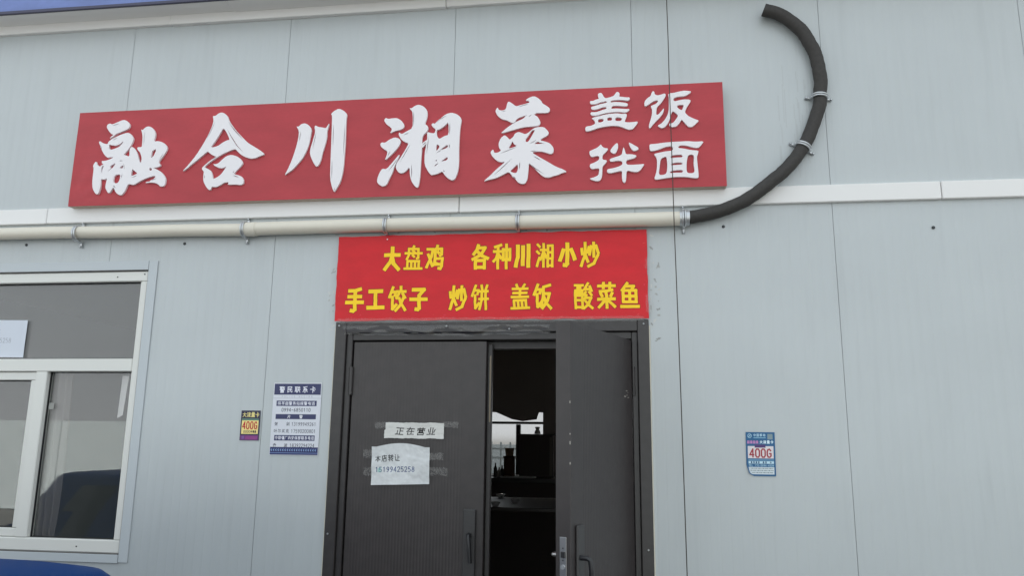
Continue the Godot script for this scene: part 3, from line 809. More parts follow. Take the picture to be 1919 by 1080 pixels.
func door(b: Node) -> void:
	var d := group_node("double_door", b)
	var fm: Material = mottled("frame_paint", Color(0.205, 0.194, 0.194), Color(0.24, 0.227, 0.226), 0.4, 0.6)
	var lm: Material = mottled("leaf_paint", Color(0.212, 0.196, 0.196), Color(0.246, 0.226, 0.225), 0.42, 0.8)
	# casing proud of the wall, then the stepped inner frame
	box_part("casing", Vector3(-1.531, 0.0, -0.05), Vector3(-1.474, 2.139, 0.014), fm, d, 0.003)
	box_part("casing", Vector3(-0.0, 0.0, -0.05), Vector3(0.055, 2.139, 0.014), fm, d, 0.003)
	box_part("casing", Vector3(-1.4735, 2.083, -0.05), Vector3(-0.0005, 2.1385, 0.013), fm, d, 0.003)
	box_part("frame_step", Vector3(-1.473, 0.0, -0.11), Vector3(-1.443, 2.0815, -0.004), fm, d, 0.003)
	box_part("frame_step", Vector3(-0.029, 0.0, -0.11), Vector3(-0.0008, 2.0815, -0.004), fm, d, 0.003)
	box_part("frame_step", Vector3(-1.4425, 2.046, -0.11), Vector3(-0.0295, 2.081, -0.005), fm, d, 0.003)
	box_part("frame_stop", Vector3(-1.4425, 0.0, -0.13), Vector3(-1.405, 2.0455, -0.082), fm, d, 0.002)
	box_part("frame_stop", Vector3(-0.07, 0.0, -0.13), Vector3(-0.0295, 2.0455, -0.082), fm, d, 0.002)
	box_part("frame_stop", Vector3(-1.4045, 2.008, -0.13), Vector3(-0.0705, 2.0455, -0.083), fm, d, 0.002)
	box_part("threshold", Vector3(-1.442, 0.001, -0.12), Vector3(-0.03, 0.02, 0.03), mats["steel"], d, 0.004)
	# closed leaf
	var st := tool()
	leaf_mesh(st, -1.436, -0.747, 0.022, 2.038, 0.065, -1.41, -0.865)
	var lz := group_node("closed_leaf", d, Vector3(0, 0, -0.012))
	obj("leaf_panel", st, lm, lz)
	box_part("meeting_strip", Vector3(-0.746, 0.03, -0.062), Vector3(-0.722, 2.03, -0.036), fm, lz, 0.003)
	box_part("edge_seal", Vector3(-0.735, 1.64, -0.0355), Vector3(-0.728, 1.97, -0.034), mat("edge_brass", Color(0.55, 0.5, 0.42), 0.5), lz, 0.0)
	box_part("handle_plate", Vector3(-0.846, 0.85, 0.0), Vector3(-0.782, 1.224, 0.014), mat("plate_paint", Color(0.235, 0.23, 0.232), 0.38), lz, 0.005)
	grip(lz, Vector3(-0.812, 1.108, 0.012), 0.125)
	for y in [1.84, 0.4]:
		st = tool()
		tube(st, PackedVector3Array([Vector3(-1.442, y - 0.07, 0.006), Vector3(-1.442, y + 0.07, 0.006)]), 0.0115, 10, true, Vector3(1, 0, 0))
		obj("hinge", st, fm, lz)
	# open leaf, swung out by 68 degrees about its right edge
	var rz := group_node("open_leaf", d, Vector3(-0.03, 0, 0.0))
	rz.rotation.y = deg_to_rad(68.0)
	st = tool()
	leaf_mesh(st, -0.695, -0.002, 0.022, 2.038, 0.065, -0.58, -0.03)
	obj("leaf_panel", st, lm, rz)
	# pressed border line and the lock's face plate on the free edge
	box_part("lock_plate", Vector3(-0.6985, 0.94, -0.047), Vector3(-0.6955, 1.182, -0.018), mats["steel"], rz, 0.001)
	box_part("latch", Vector3(-0.706, 1.105, -0.04), Vector3(-0.6988, 1.128, -0.022), mats["handle_black"], rz, 0.002)
	for y in [1.07, 1.025, 0.98]:
		st = tool()
		tube(st, PackedVector3Array([Vector3(-0.698, y, -0.0325), Vector3(-0.703, y, -0.0325)]), 0.009, 12, true, Vector3(0, 1, 0))
		obj("lock_bolt", st, mats["galvanised"], rz)
	for y in [1.14, 1.095]:
		screw(Vector3(-0.6982, y, -0.0325), 0.003, rz, mats["screw_dark"], Vector3(-1, 0, 0))
	box_part("handle_plate", Vector3(-0.655, 0.85, 0.0), Vector3(-0.592, 1.224, 0.012), mats["plate_paint"], rz, 0.005)
	grip(rz, Vector3(-0.63, 1.10, 0.01), 0.1)
	st = tool()
	tube(st, PackedVector3Array([Vector3(-0.635, 1.105, -0.064), Vector3(-0.635, 1.105, -0.105), Vector3(-0.62, 1.103, -0.115), Vector3(-0.54, 1.1, -0.115)]), 0.008, 8, true, Vector3(0, 1, 0))
	obj("inside_handle", st, mats["steel"], rz)
	for y in [1.84, 0.4]:
		st = tool()
		tube(st, PackedVector3Array([Vector3(0.004, y - 0.07, 0.006), Vector3(0.004, y + 0.07, 0.006)]), 0.008, 10, true, Vector3(1, 0, 0))
		obj("hinge", st, fm, rz)
	# cream sealant along the outer edges of the casing
	for x in [-1.5325, 0.0565]:
		st = tool()
		var pts := PackedVector3Array()
		var rr := PackedFloat32Array()
		for i in 60:
			pts.append(Vector3(x + 0.0012 * noise.get_noise_2d(i * 0.8, x), 0.0 + 2.11 * i / 59.0, 0.003))
			rr.append(0.0045 + 0.0025 * noise.get_noise_2d(i * 0.5, x + 9.0))
		tube(st, pts, 0.005, 6, true, Vector3(1, 0, 0), rr)
		obj("sealant_bead", st, mat("caulk", Color(0.82, 0.8, 0.74), 0.6), d)
	# nicks in the paint of the open leaf's edge and scuffs near its hinge side
	for i in 4:
		var y := rng.randf_range(1.35, 1.75)
		box_part("paint_chip", Vector3(-0.6962, y, -0.004), Vector3(-0.6945, y + rng.randf_range(0.004, 0.014), 0.0006), mat("bare_steel", Color(0.6, 0.58, 0.55), 0.5), rz, 0.0)
	for i in 7:
		var at := Vector2(rng.randf_range(-0.13, -0.05), rng.randf_range(1.74, 1.8))
		box_part("paint_chip", Vector3(at.x, at.y, -0.001), Vector3(at.x + rng.randf_range(0.004, 0.02), at.y + rng.randf_range(0.002, 0.006), 0.0004), mats["bare_steel"], rz, 0.0)
	# fixings and a torn strip of clear film along the head of the casing
	for a in [Vector2(-1.512, 1.094), Vector2(0.03, 1.062), Vector2(-1.512, 2.12), Vector2(0.03, 2.118), Vector2(-0.95, 2.115), Vector2(-0.63, 2.098)]:
		screw(Vector3(a.x, a.y, 0.0135), 0.0055, d, mats["galvanised"])
	st = tool()
	var zf := func(u: float, v: float) -> float:
		return 0.018 + 0.003 * noise.get_noise_2d(u * 11.0, v * 5.0) + 0.004 * sin(v * 5.0 + 4.0 * noise.get_noise_1d(u * 3.0))
	var ef := func(u: float, v: float) -> Vector2:
		return Vector2(0, 0.010 * v * noise.get_noise_1d(u * 9.0) - 0.012 * v * sin(u * PI))
	sheet(st, -1.49, 2.118, 1.06, 0.042, 110, 8, zf, ef)
	obj("torn_film", st, mats["clear_film"], d)

# ------------------------------------------------------------------ signs
# a narrow slot with pointed ends along a polyline
func slot(pts: PackedVector2Array, width: float) -> PackedVector2Array:
	var out := PackedVector2Array()
	var back := PackedVector2Array()
	var n := pts.size()
	var fine := PackedVector2Array()
	for i in n - 1:
		for k in 3:
			fine.append(pts[i].lerp(pts[i + 1], k / 3.0))
	fine.append(pts[n - 1])
	n = fine.size()
	for i in n:
		var d := (fine[mini(i + 1, n - 1)] - fine[maxi(i - 1, 0)]).normalized()
		var o := Vector2(-d.y, d.x) * width * 0.5 * sin(PI * clampf((i + 0.05) / (n - 0.9), 0.0, 1.0))
		out.append(fine[i] + o)
		back.append(fine[i] - o)
	back.reverse()
	out.append_array(back)
	return out

# flat face between outlines (even-odd), cut into level trapezoids; outlines in millimetres, y down
func letter_face(st: SurfaceTool, cs: Array, h: float, z: float) -> void:
	var ys := PackedFloat32Array()
	for c in cs:
		for v in c:
			ys.append(v.y)
	ys.sort()
	for i in ys.size() - 1:
		var y0 := ys[i]
		var y1 := ys[i + 1]
		if y1 - y0 < 0.005:
			continue
		var ym := (y0 + y1) * 0.5
		var cuts := []
		for c in cs:
			var n: int = c.size()
			for k in n:
				var a: Vector2 = c[k]
				var b: Vector2 = c[(k + 1) % n]
				if (a.y <= ym) != (b.y <= ym):
					var g := (b.x - a.x) / (b.y - a.y)
					cuts.append([a.x + (ym - a.y) * g, a.x + (y0 - a.y) * g, a.x + (y1 - a.y) * g])
		cuts.sort_custom(func(p: Array, q: Array) -> bool: return p[0] < q[0])
		for k in range(0, cuts.size() - 1, 2):
			var l: Array = cuts[k]
			var r: Array = cuts[k + 1]
			quad(st, Vector3(l[1] / 1000.0, h - y0 / 1000.0, z), Vector3(r[1] / 1000.0, h - y0 / 1000.0, z), Vector3(r[2] / 1000.0, h - y1 / 1000.0, z), Vector3(l[2] / 1000.0, h - y1 / 1000.0, z), Vector3(0, 0, 1))

# cut-out letters standing proud of the sign's face
func sign_letters(b: Node, h: float) -> void:
	var white := mat("letter_white", Color(0.92, 0.905, 0.915), 0.45)
	var strokes_of := [2, 1, 3, 6, 3, 2, 2, 4, 1]
	var slits := []
	for line in SIGN_SLITS:
		for c in line.split("|"):
			slits.append(numbers(c))
	var at := 0
	for count in strokes_of:
		var letter := group_node("letter", b)
		for k in count:
			var cs := []
			for c in SIGN_SHAPES[at].split("|"):
				cs.append(rounded(numbers(c)))
			for p in slits:
				var mid: Vector2 = (p[0] + p[p.size() - 1]) * 0.5
				if p.size() > 2:
					mid = p[1]
				if Geometry2D.is_point_in_polygon(mid, cs[0]):
					cs.append(slot(p, 4.2))
			var z: float = 0.082 + 0.0004 * k
			var st := tool()
			letter_face(st, cs, h, z)
			var mesh := st.commit()
			mesh.surface_set_material(0, white)
			st = tool()
			for c in cs:
				var n: int = c.size()
				for i in n:
					var u: Vector2 = c[i] / 1000.0
					var v: Vector2 = c[(i + 1) % n] / 1000.0
					if u.distance_to(v) < 0.00001:
						continue
					var nn := Vector3(v.y - u.y, v.x - u.x, 0).normalized()
					quad(st, Vector3(u.x, h - u.y, z), Vector3(v.x, h - v.y, z), Vector3(v.x, h - v.y, 0.0685), Vector3(u.x, h - u.y, 0.0685), nn)
			st.commit(mesh)
			mesh.surface_set_material(1, white)
			var o := MeshInstance3D.new()
			o.mesh = mesh
			o.name = "letter_stroke"
			letter.add_child(o, true)
			at += 1
func sign_board() -> void:
	var xl := -3.0815
	var yt := 3.3385
	var w := 3.5271
	var h := 0.55
	var iw := 2048
	var s := iw / (w * 1000.0)
	var ih := int(h * 1000.0 * s)
	var red := Color(0.70, 0.25, 0.275)
	var img := plain_image(iw, ih, red)
	speckle(img, 0.05, 21, 0.004, 0.012)
	var m := image_mat("sign_print", img, 0.42)
	m.metallic_specular = 0.4
	var b := group_node("shop_sign", self, Vector3(xl, yt - h, 0.0))
	tag(b, "long red shop sign with white brush lettering fixed above the belt trim", "sign")
	var st := tool()
	var zf := func(u: float, v: float) -> float:
		var z := 0.0707 + 0.0011 * noise.get_noise_2d(u * 9.0, v * 2.0)
		# slack folds running out of the lower left corner
		var c := Vector2(u * w, (1.0 - v) * h)
		var r := c.length()
		if r < 0.45:
			z += 0.0028 * sin(atan2(c.y, c.x) * 13.0) * (1.0 - r / 0.45) * minf(1.0, r * 12.0)
		return z
	sheet(st, 0.0, h, w, h, 150, 30, zf)
	obj("printed_face", st, m, b)
	sign_letters(b, h)
	box_part("frame_bar", Vector3(0, 0, 0.024), Vector3(w, 0.016, 0.0685), mats["sign_frame"], b, 0.002)
	box_part("frame_bar", Vector3(0, h - 0.012, 0.024), Vector3(w, h - 0.0005, 0.0685), mats["sign_frame"], b, 0.002)
	box_part("frame_bar", Vector3(0, 0.0165, 0.024), Vector3(0.014, h - 0.0125, 0.0685), mats["sign_frame"], b, 0.002)
	box_part("frame_bar", Vector3(w - 0.014, 0.0165, 0.024), Vector3(w, h - 0.0125, 0.0685), mats["sign_frame"], b, 0.002)
	box_part("back_sheet", Vector3(0.015, 0.017, 0.026), Vector3(w - 0.015, h - 0.013, 0.03), mats["sign_frame"], b, 0.0)
	for i in 5:
		var x := 0.3 + i * 0.72
		box_part("bracket", Vector3(x, 0.3, -0.002), Vector3(x + 0.03, 0.33, 0.0255), mats["sign_frame"], b, 0.001)

	# blue fascia board along the eave, of which only the lower edge is in view
	var fi := plain_image(1024, 96, Color(0.42, 0.49, 0.7))
	speckle(fi, 0.09, 5, 0.02, 0.04)
	var f := group_node("fascia_board", self, Vector3(-5.75, 3.925, 0.153))
	tag(f, "blue fascia board with a pale emblem along the eave above the trim", "fascia")
	var ms := 1024.0 / 9.6
	for i in 9:
		var a := Vector2((2.26 + i * 0.009) * ms, 96 - (0.075 + 0.014 * absf(i - 4) * 0.25) * ms)
		stroke(fi, PackedVector2Array([a, a + Vector2(-1.5 + i * 0.2, -7.5)]), 1.0, Color(0.62, 0.74, 0.84))
	stroke(fi, PackedVector2Array([Vector2(2.345, 0.0) * ms + Vector2(0, 87), Vector2(2.345, 0.0) * ms + Vector2(0, 70)]), 2.6, Color(0.72, 0.72, 0.74))
	st = tool()
	sheet(st, 0.0, 0.92, 9.6, 0.9, 60, 4, func(u: float, v: float) -> float: return 0.012 + 0.003 * noise.get_noise_2d(u * 14.0, v * 2.0))
	obj("printed_face", st, image_mat("fascia_print", fi, 0.5), f)
	box_part("lower_flange", Vector3(0, 0.0, -0.0), Vector3(9.6, 0.018, 0.016), mats["blue_board_edge"], f, 0.002)
	box_part("backing", Vector3(0, 0.0185, 0.0), Vector3(9.6, 0.93, 0.006), mats["blue_board_edge"], f, 0.002)

func banner() -> void:
	var w := 1.593
	var h := 0.448
	var iw := 2048
	var s := iw / (w * 1000.0)
	var ih := int(h * 1000 * s)
	var img := plain_image(iw, ih, Color(0.82, 0.11, 0.15))
	speckle(img, 0.035, 9, 0.004, 0.01)
	var slots := [["大", 243, 54, 99, 139], ["盘", 354, 53, 103, 138], ["鸡", 467, 52, 100, 140], ["各", 704, 52, 99, 141], ["种", 816, 52, 101, 142], ["川", 927, 56, 92, 133], ["湘", 1037, 53, 96, 135], ["小", 1149, 54, 98, 135], ["炒", 1258, 51, 103, 140],
		["手", 51, 267, 104, 140], ["工", 164, 278, 99, 117], ["饺", 278, 266, 100, 140], ["子", 390, 272, 100, 131], ["炒", 594, 265, 100, 138], ["饼", 709, 263, 96, 140], ["盖", 910, 264, 102, 139], ["饭", 1023, 263, 100, 139], ["酸", 1227, 263, 101, 139], ["菜", 1342, 262, 98, 140], ["鱼", 1454, 265, 98, 134]]
	var thick := {"大": 20, "川": 20, "小": 20, "工": 20, "手": 19, "子": 19, "各": 17}
	for pass_no in 2:
		for g in slots:
			var t: float = thick.get(g[0], 15.0)
			if g[0] in ["盘", "盖", "湘", "酸", "饼"]:
				t = 13.2
			var r := Rect2(g[1] + t * 0.4, g[2] + t * 0.4, g[3] - t * 0.8, g[4] - t * 0.8)
			r.position *= s
			r.size *= s
			if pass_no == 0:
				glyph(img, g[0], r, (t + 6.5) * s, Color(0.55, 0.10, 0.07))
			else:
				glyph(img, g[0], r, t * s, Color(1.0, 0.83, 0.12))
	# scuffed glue and tape marks along the lower edge and at the sides
	for i in 70:
		var at := Vector2(rng.randf_range(20, 1570), rng.randf_range(412, 446))
		if i % 5 == 0:
			at = Vector2([rng.randf_range(2, 20), rng.randf_range(1572, 1591)][i % 2], rng.randf_range(10, 440))
		elif not (absf(at.x - 130) < 70 or absf(at.x - 560) < 60 or absf(at.x - 1060) < 70 or absf(at.x - 1290) < 60 or absf(at.x - 1530) < 50):
			at.y = rng.randf_range(436, 447)
		var a := at * s
		stroke(img, PackedVector2Array([a, a + Vector2(rng.randf_range(-14, 14), rng.randf_range(-5, 5)) * s * 0.8]), rng.randf_range(2.0, 6.0), Color(0.86, rng.randf_range(0.2, 0.36), rng.randf_range(0.24, 0.36)))
	var m := image_mat("banner_print", img, 0.36)
	m.metallic_specular = 0.4
	var b := group_node("menu_banner", self, Vector3(-1.538, 2.144, 0.0))
	tag(b, "bright red vinyl banner with yellow menu lettering above the double door", "banner")
	var st := tool()
	var zf := func(u: float, v: float) -> float:
		var e := minf(minf(u, 1.0 - u) * w, minf(v, 1.0 - v) * h)
		return 0.0195 + 0.0045 * noise.get_noise_2d(u * 4.0 + 3.0, v * 4.0) * minf(1.0, e * 14.0) + 0.0012 * noise.get_noise_2d(u * 22.0, v * 5.0)
	var ef := func(u: float, v: float) -> Vector2:
		return Vector2(0.003 * noise.get_noise_1d(v * 6.0 + 20.0), 0.004 * noise.get_noise_1d(u * 9.0 + 5.0) * absf(v - 0.5) * 2.0)
	sheet(st, 0.0, h, w, h, 110, 34, zf, ef)
	obj("vinyl_sheet", st, m, b)
	# clear tape along the lower edge and in torn pieces at the right
	for t in [[0.02, -0.014, 1.55, 0.026, 110, 4], [w - 0.012, 0.03, 0.03, 0.09, 8, 10], [w - 0.01, 0.25, 0.035, 0.05, 8, 8]]:
		st = tool()
		sheet(st, t[0], t[1] + t[3], t[2], t[3], t[4], t[5], func(u: float, v: float) -> float: return 0.0222 + 0.0016 * noise.get_noise_2d(u * t[2] * 40.0, v * t[3] * 60.0 + t[0]), func(u: float, v: float) -> Vector2: return Vector2(0.004, 0.005) * noise.get_noise_2d(u * t[2] * 35.0, v * t[3] * 35.0 + 9.0))
		obj("tape_strip", st, mat("tape", Color(0.6, 0.58, 0.56, 0.03), 0.2), b)
	mats["tape"].transparency = BaseMaterial3D.TRANSPARENCY_ALPHA

# ------------------------------------------------------------------ pipe, hose, cable
func clamp_ring(parent: Node, at: Vector3, along: Vector3, r: float) -> void:
	# a pressed band over the pipe with an ear and a screw at either side
	var t := along.normalized()
	var side := Vector3(0, 0, 1).cross(t).normalized()
	var st := tool()
	for o in [-0.0055, 0.0055]:
		var pts := PackedVector3Array()
		for i in 19:
			var a := PI * i / 18.0
			pts.append(at + t * o + (side * cos(a) + Vector3(0, 0, 1) * sin(a)) * (r + 0.003))
		tube(st, pts, 0.0052, 6, true, t)
	for s in [-1.0, 1.0]:
		var a: Vector3 = at + side * s * (r + 0.003)
		var lo := a.z - 0.004
		var base := Vector3(a.x, a.y, 0.0)
		tube(st, PackedVector3Array([a, a - Vector3(0, 0, lo - 0.006), base + side * s * 0.008 + Vector3(0, 0, 0.009), base + side * s * 0.029 + Vector3(0, 0, 0.008)]), 0.007, 6, true, t)
	var c := obj("clamp", st, mats["galvanised"], parent)
	for s in [-1.0, 1.0]:
		screw(at * Vector3(1, 1, 0) + side * s * (r + 0.027) + Vector3(0, 0, 0.0145), 0.0068, c, mats["galvanised"])

func pipe_and_hose() -> void:
	var p := group_node("drain_pipe")
	tag(p, "cream plastic drain pipe clamped along the wall below the belt trim", "pipe")
	var st := tool()
	var pts := PackedVector3Array()
	for i in 40:
		var u := i / 39.0
		pts.append(Vector3(-5.7 + u * 3.71, 2.668 - 0.03 * minf(1.0, u * 1.03) + 0.0015 * sin(u * 30.0), 0.045))
	tube(st, pts, 0.0335, 20, true)
	obj("pipe", st, mats["pvc"], p)
	st = tool()
	pts = PackedVector3Array()
	for i in 40:
		var u := i / 39.0
		pts.append(Vector3(-1.99 + u * 2.245, 2.6385 + 0.003 * sin(u * 5.0 + 0.4), 0.046))
	tube(st, pts, 0.0358, 20, true)
	obj("pipe", st, mats["pvc"], p)
	st = tool()
	tube(st, PackedVector3Array([Vector3(-2.06, 2.638, 0.0455), Vector3(-1.985, 2.6383, 0.0455)]), 0.0385, 20, true)
	obj("coupling", st, mats["pvc"], p)
	st = tool()
	tube(st, PackedVector3Array([Vector3(0.215, 2.638, 0.046), Vector3(0.262, 2.638, 0.046)]), 0.0385, 20, true)
	obj("coupling", st, mats["galvanised"], p)
	for x in [-3.95, -3.021, -2.052, -1.276, -0.587, 0.235]:
		clamp_ring(p, Vector3(x, 2.6385 if x > -3.5 else 2.645, 0.046), Vector3(1, 0, 0), 0.038)

	var c := Curve3D.new()
	c.bake_interval = 0.012
	var way := [Vector3(0.262, 2.640, 0.046), Vector3(0.415, 2.668, 0.052), Vector3(0.552, 2.730, 0.062), Vector3(0.676, 2.820, 0.062), Vector3(0.783, 2.930, 0.05), Vector3(0.861, 3.061, 0.04), Vector3(0.911, 3.199, 0.038), Vector3(0.924, 3.283, 0.038), Vector3(0.925, 3.398, 0.038), Vector3(0.902, 3.502, 0.04), Vector3(0.857, 3.600, 0.042), Vector3(0.796, 3.670, 0.044), Vector3(0.734, 3.712, 0.046), Vector3(0.672, 3.735, 0.048)]
	for i in way.size():
		var t: Vector3 = (way[mini(i + 1, way.size() - 1)] - way[maxi(i - 1, 0)]) / 6.0
		c.add_point(way[i], -t, t)
	var h := group_node("black_hose")
	tag(h, "thick black hose curving up the wall from the pipe's end", "hose")
	st = tool()
	var body := c.get_baked_points()
	var girth := PackedFloat32Array()
	for i in body.size():
		girth.append(0.0323 + 0.0011 * noise.get_noise_1d(i * 0.22) + 0.0006 * noise.get_noise_1d(i * 0.9 + 60.0))
		body[i] += Vector3(noise.get_noise_1d(i * 0.06 + 5.0), noise.get_noise_1d(i * 0.06 + 25.0), 0.0) * 0.004 * minf(1.0, i / 20.0)
	tube(st, body, 0.0325, 22, false, Vector3(0, 0, 1), girth)
	obj("hose_skin", st, mottled("hose_rubber", Color(0.19, 0.18, 0.175), Color(0.25, 0.24, 0.23), 0.72, 0.35, 0.03), h)
	# open mouth: the bore seen at the upper end
	st = tool()
	var n := body.size()
	tube(st, body.slice(n - 6, n), 0.024, 22, false)
	var f := ring_frame(body, n - 1, Vector3(0, 0, 1))
	for k in 22:
		var a := TAU * k / 22.0
		var b := TAU * (k + 1) / 22.0
		var da: Vector3 = f[0] * cos(a) + f[1] * sin(a)
		var db: Vector3 = f[0] * cos(b) + f[1] * sin(b)
		quad(st, body[n - 1] + da * 0.024, body[n - 1] + db * 0.024, body[n - 1] + db * 0.0325, body[n - 1] + da * 0.0325, f[2])
	obj("hose_mouth", st, mats["hose"], h)
	clamp_ring(h, Vector3(0.918, 3.250, 0.038), Vector3(0.13, 1, 0), 0.033)
	clamp_ring(h, Vector3(0.822, 2.990, 0.045), Vector3(0.55, 1, 0), 0.033)

	st = tool()
	var cable := PackedVector3Array()
	for q in [Vector3(0.178, 3.93, 0.17), Vector3(0.178, 3.776, 0.13), Vector3(0.1795, 3.55, 0.13), Vector3(0.179, 3.32, 0.13), Vector3(0.181, 2.829, 0.13), Vector3(0.182, 2.559, 0.13), Vector3(0.188, 1.866, 0.128), Vector3(0.192, 0.973, 0.125), Vector3(0.195, 0.1, 0.12), Vector3(0.2, -0.2, 0.1), Vector3(0.25, -0.242, 0.12), Vector3(0.4, -0.244, 0.16)]:
		cable.append(q)
	var cc := Curve3D.new()
	cc.bake_interval = 0.04
	for i in cable.size():
		var t: Vector3 = (cable[mini(i + 1, cable.size() - 1)] - cable[maxi(i - 1, 0)]) / 7.0
		cc.add_point(cable[i], -t, t)
	tube(st, cc.get_baked_points(), 0.0026, 6, true)
	tag(obj("hanging_cable", st, mats["cable"]), "thin dark cable hanging from the eave down past the sign's end", "cable")

# ------------------------------------------------------------------ stickers and papers
func flat_print(called: String, label: String, category: String, img: Image, at: Vector3, w: float, h: float, bend: Callable, key: String, rough := 0.45, edge = null, nx := 16, ny := 20) -> MeshInstance3D:
	var st := tool()
	sheet(st, 0.0, h, w, h, nx, ny, bend, edge)
	var o := obj(called, st, image_mat(key, img, rough))
	o.position = at
	tag(o, label, category)
	return o

func crumple(amount: float, seed_shift: float, f := 4.0) -> Callable:
	return func(u: float, v: float) -> float:
		# creases: sharp folds along a few random lines, over a slow swell
		var z := amount * (0.6 + 0.7 * noise.get_noise_2d(u * 1.6 + seed_shift, v * 1.4))
		for k in 7:
			var a := sin(seed_shift * 12.7 + k * 78.2) * 3.0
			var d := cos(a) * (u - 0.5) * f * 0.25 + sin(a) * (v - 0.5) * f * 0.2 + 0.4 * sin(k * 3.1 + seed_shift)
			z -= amount * 0.45 * exp(-absf(d) * 9.0) * (0.5 + 0.5 * sin(k * 5.0 + u * 3.0 + v * 2.0))
		return z + amount * 0.10 * noise.get_noise_2d(u * f * 2.5, v * f * 2.5 + seed_shift)

func notices() -> void:
	# contact card: 256 mm x 362 mm
	var navy := Color(0.16, 0.18, 0.36)
	var s := 3.0
	var img := plain_image(int(256 * s), int(362 * s), Color(0.84, 0.85, 0.88))
	img.fill_rect(Rect2i(int(4 * s), int(4 * s), int(248 * s), int(56 * s)), navy)
	line_of(img, "警民联系卡", 31 * s, 18 * s, 29 * s, 31 * s, 41 * s, 3.6 * s, Color(0.9, 0.9, 0.94))
	line_of(img, "POLICE NCCIRN", 46 * s, 65 * s, 7 * s, 9 * s, 13 * s, 1.0 * s, Color(0.6, 0.6, 0.66))
	img.fill_rect(Rect2i(0, int(77 * s), int(256 * s), int(1.6 * s)), Color(0.62, 0.63, 0.68))
	for bar in [[90, 27], [158, 25], [263, 27]]:
		img.fill_rect(Rect2i(int(20 * s), int(bar[0] * s), int(214 * s), int(bar[1] * s)), navy)
	line_of(img, "将军庙警务站报警电话", 27 * s, 95 * s, 17 * s, 17 * s, 20 * s, 2.0 * s, Color(0.9, 0.9, 0.93))
	line_of(img, "0994-6850110", 50 * s, 128 * s, 9.5 * s, 17 * s, 13 * s, 2.2 * s, Color(0.14, 0.15, 0.22))
	line_of(img, "片", 82 * s, 162 * s, 18 * s, 17 * s, 20 * s, 2.2 * s, Color(0.88, 0.88, 0.9))
	line_of(img, "警", 146 * s, 162 * s, 18 * s, 17 * s, 20 * s, 2.0 * s, Color(0.88, 0.88, 0.9))
	var ink := Color(0.16, 0.17, 0.24)
	line_of(img, "贺", 17 * s, 198 * s, 17 * s, 18 * s, 20 * s, 1.9 * s, ink)
	line_of(img, "剑", 80 * s, 198 * s, 17 * s, 18 * s, 20 * s, 1.9 * s, ink)
	line_of(img, "13199949261", 107 * s, 199 * s, 9 * s, 17 * s, 12 * s, 2.0 * s, ink)
	line_of(img, "叶尔买克", 16 * s, 233 * s, 17 * s, 18 * s, 21 * s, 1.9 * s, ink)
	line_of(img, "17590200801", 107 * s, 234 * s, 9 * s, 17 * s, 12 * s, 2.0 * s, ink)
	line_of(img, "中联疆厂内安保部联系电话", 24 * s, 268 * s, 14.5 * s, 17 * s, 17.4 * s, 1.9 * s, Color(0.9, 0.9, 0.93))
	line_of(img, "乔", 16 * s, 304 * s, 17 * s, 18 * s, 20 * s, 1.9 * s, ink)
	line_of(img, "波", 75 * s, 304 * s, 17 * s, 18 * s, 20 * s, 1.9 * s, ink)
	line_of(img, "18392294224", 105 * s, 305 * s, 9 * s, 17 * s, 12 * s, 2.0 * s, ink)
	img.fill_rect(Rect2i(int(2 * s), int(322 * s), int(252 * s), int(38 * s)), Color(0.13, 0.17, 0.38))
	line_of(img, "<<<<<<<<<<<<<<<<<<<<", 6 * s, 331 * s, 7 * s, 11 * s, 12.2 * s, 3.0 * s, Color(0.55, 0.68, 0.86))
	img.fill_rect(Rect2i(int(2 * s), int(350 * s), int(252 * s), int(2 * s)), Color(0.5, 0.6, 0.8))
	flat_print("contact_card", "white and navy printed contact card on the panel left of the door", "notice", img, Vector3(-1.846, 1.466, 0.0035), 0.256, 0.362, func(u: float, v: float) -> float: return 0.0008 * noise.get_noise_2d(u * 3.0, v * 3.0), "card_print", 0.35)

	# small dark sticker
	s = 4.0
	img = plain_image(int(103 * s), int(150 * s), Color(0.10, 0.10, 0.24))
	line_of(img, "大流量卡", 8 * s, 9 * s, 20 * s, 24 * s, 23 * s, 3.2 * s, Color(0.88, 0.82, 0.52))
	img.fill_rect(Rect2i(int(6 * s), int(40 * s), int(90 * s), int(78 * s)), Color(0.94, 0.86, 0.55))
	img.fill_rect(Rect2i(int(6 * s), int(40 * s), int(90 * s), int(10 * s)), Color(0.34, 0.48, 0.42))
	line_of(img, "400G", 11 * s, 57 * s, 15 * s, 36 * s, 21 * s, 5.5 * s, Color(0.72, 0.08, 0.10))
	line_of(img, "0000中量量", 18 * s, 101 * s, 8 * s, 11 * s, 10 * s, 2.0 * s, Color(0.16, 0.13, 0.1))
	img.fill_rect(Rect2i(int(2 * s), int(124 * s), int(98 * s), int(24 * s)), Color(0.42, 0.16, 0.46))
	img.fill_rect(Rect2i(int(10 * s), int(128 * s), int(14 * s), int(15 * s)), Color(0.46, 0.3, 0.58))
	for y in [129, 136, 142]:
		img.fill_rect(Rect2i(int(30 * s), int(y * s), int(64 * s), int(2.4 * s)), Color(0.68, 0.26, 0.56))
	flat_print("data_card_sticker", "small dark purple sticker with cream box reading 400G beside the panel joint", "sticker", img, Vector3(-2.011, 1.537, 0.0035), 0.103, 0.150, func(u: float, v: float) -> float: return 0.0006 * noise.get_noise_2d(u * 3.0, v * 3.0 + 8.0), "purple_print", 0.35)

	# blue sticker with curled corner
	s = 4.0
	img = plain_image(int(134 * s), int(200 * s), Color(0.05, 0.35, 0.54))
	for k in 24:
		var a := TAU * k / 24.0
		stroke(img, PackedVector2Array([Vector2(18, 17) * s + Vector2.from_angle(a) * 8.5 * s, Vector2(18, 17) * s + Vector2.from_angle(a + 0.3) * 8.5 * s]), 2.4 * s, Color(0.68, 0.82, 0.88))
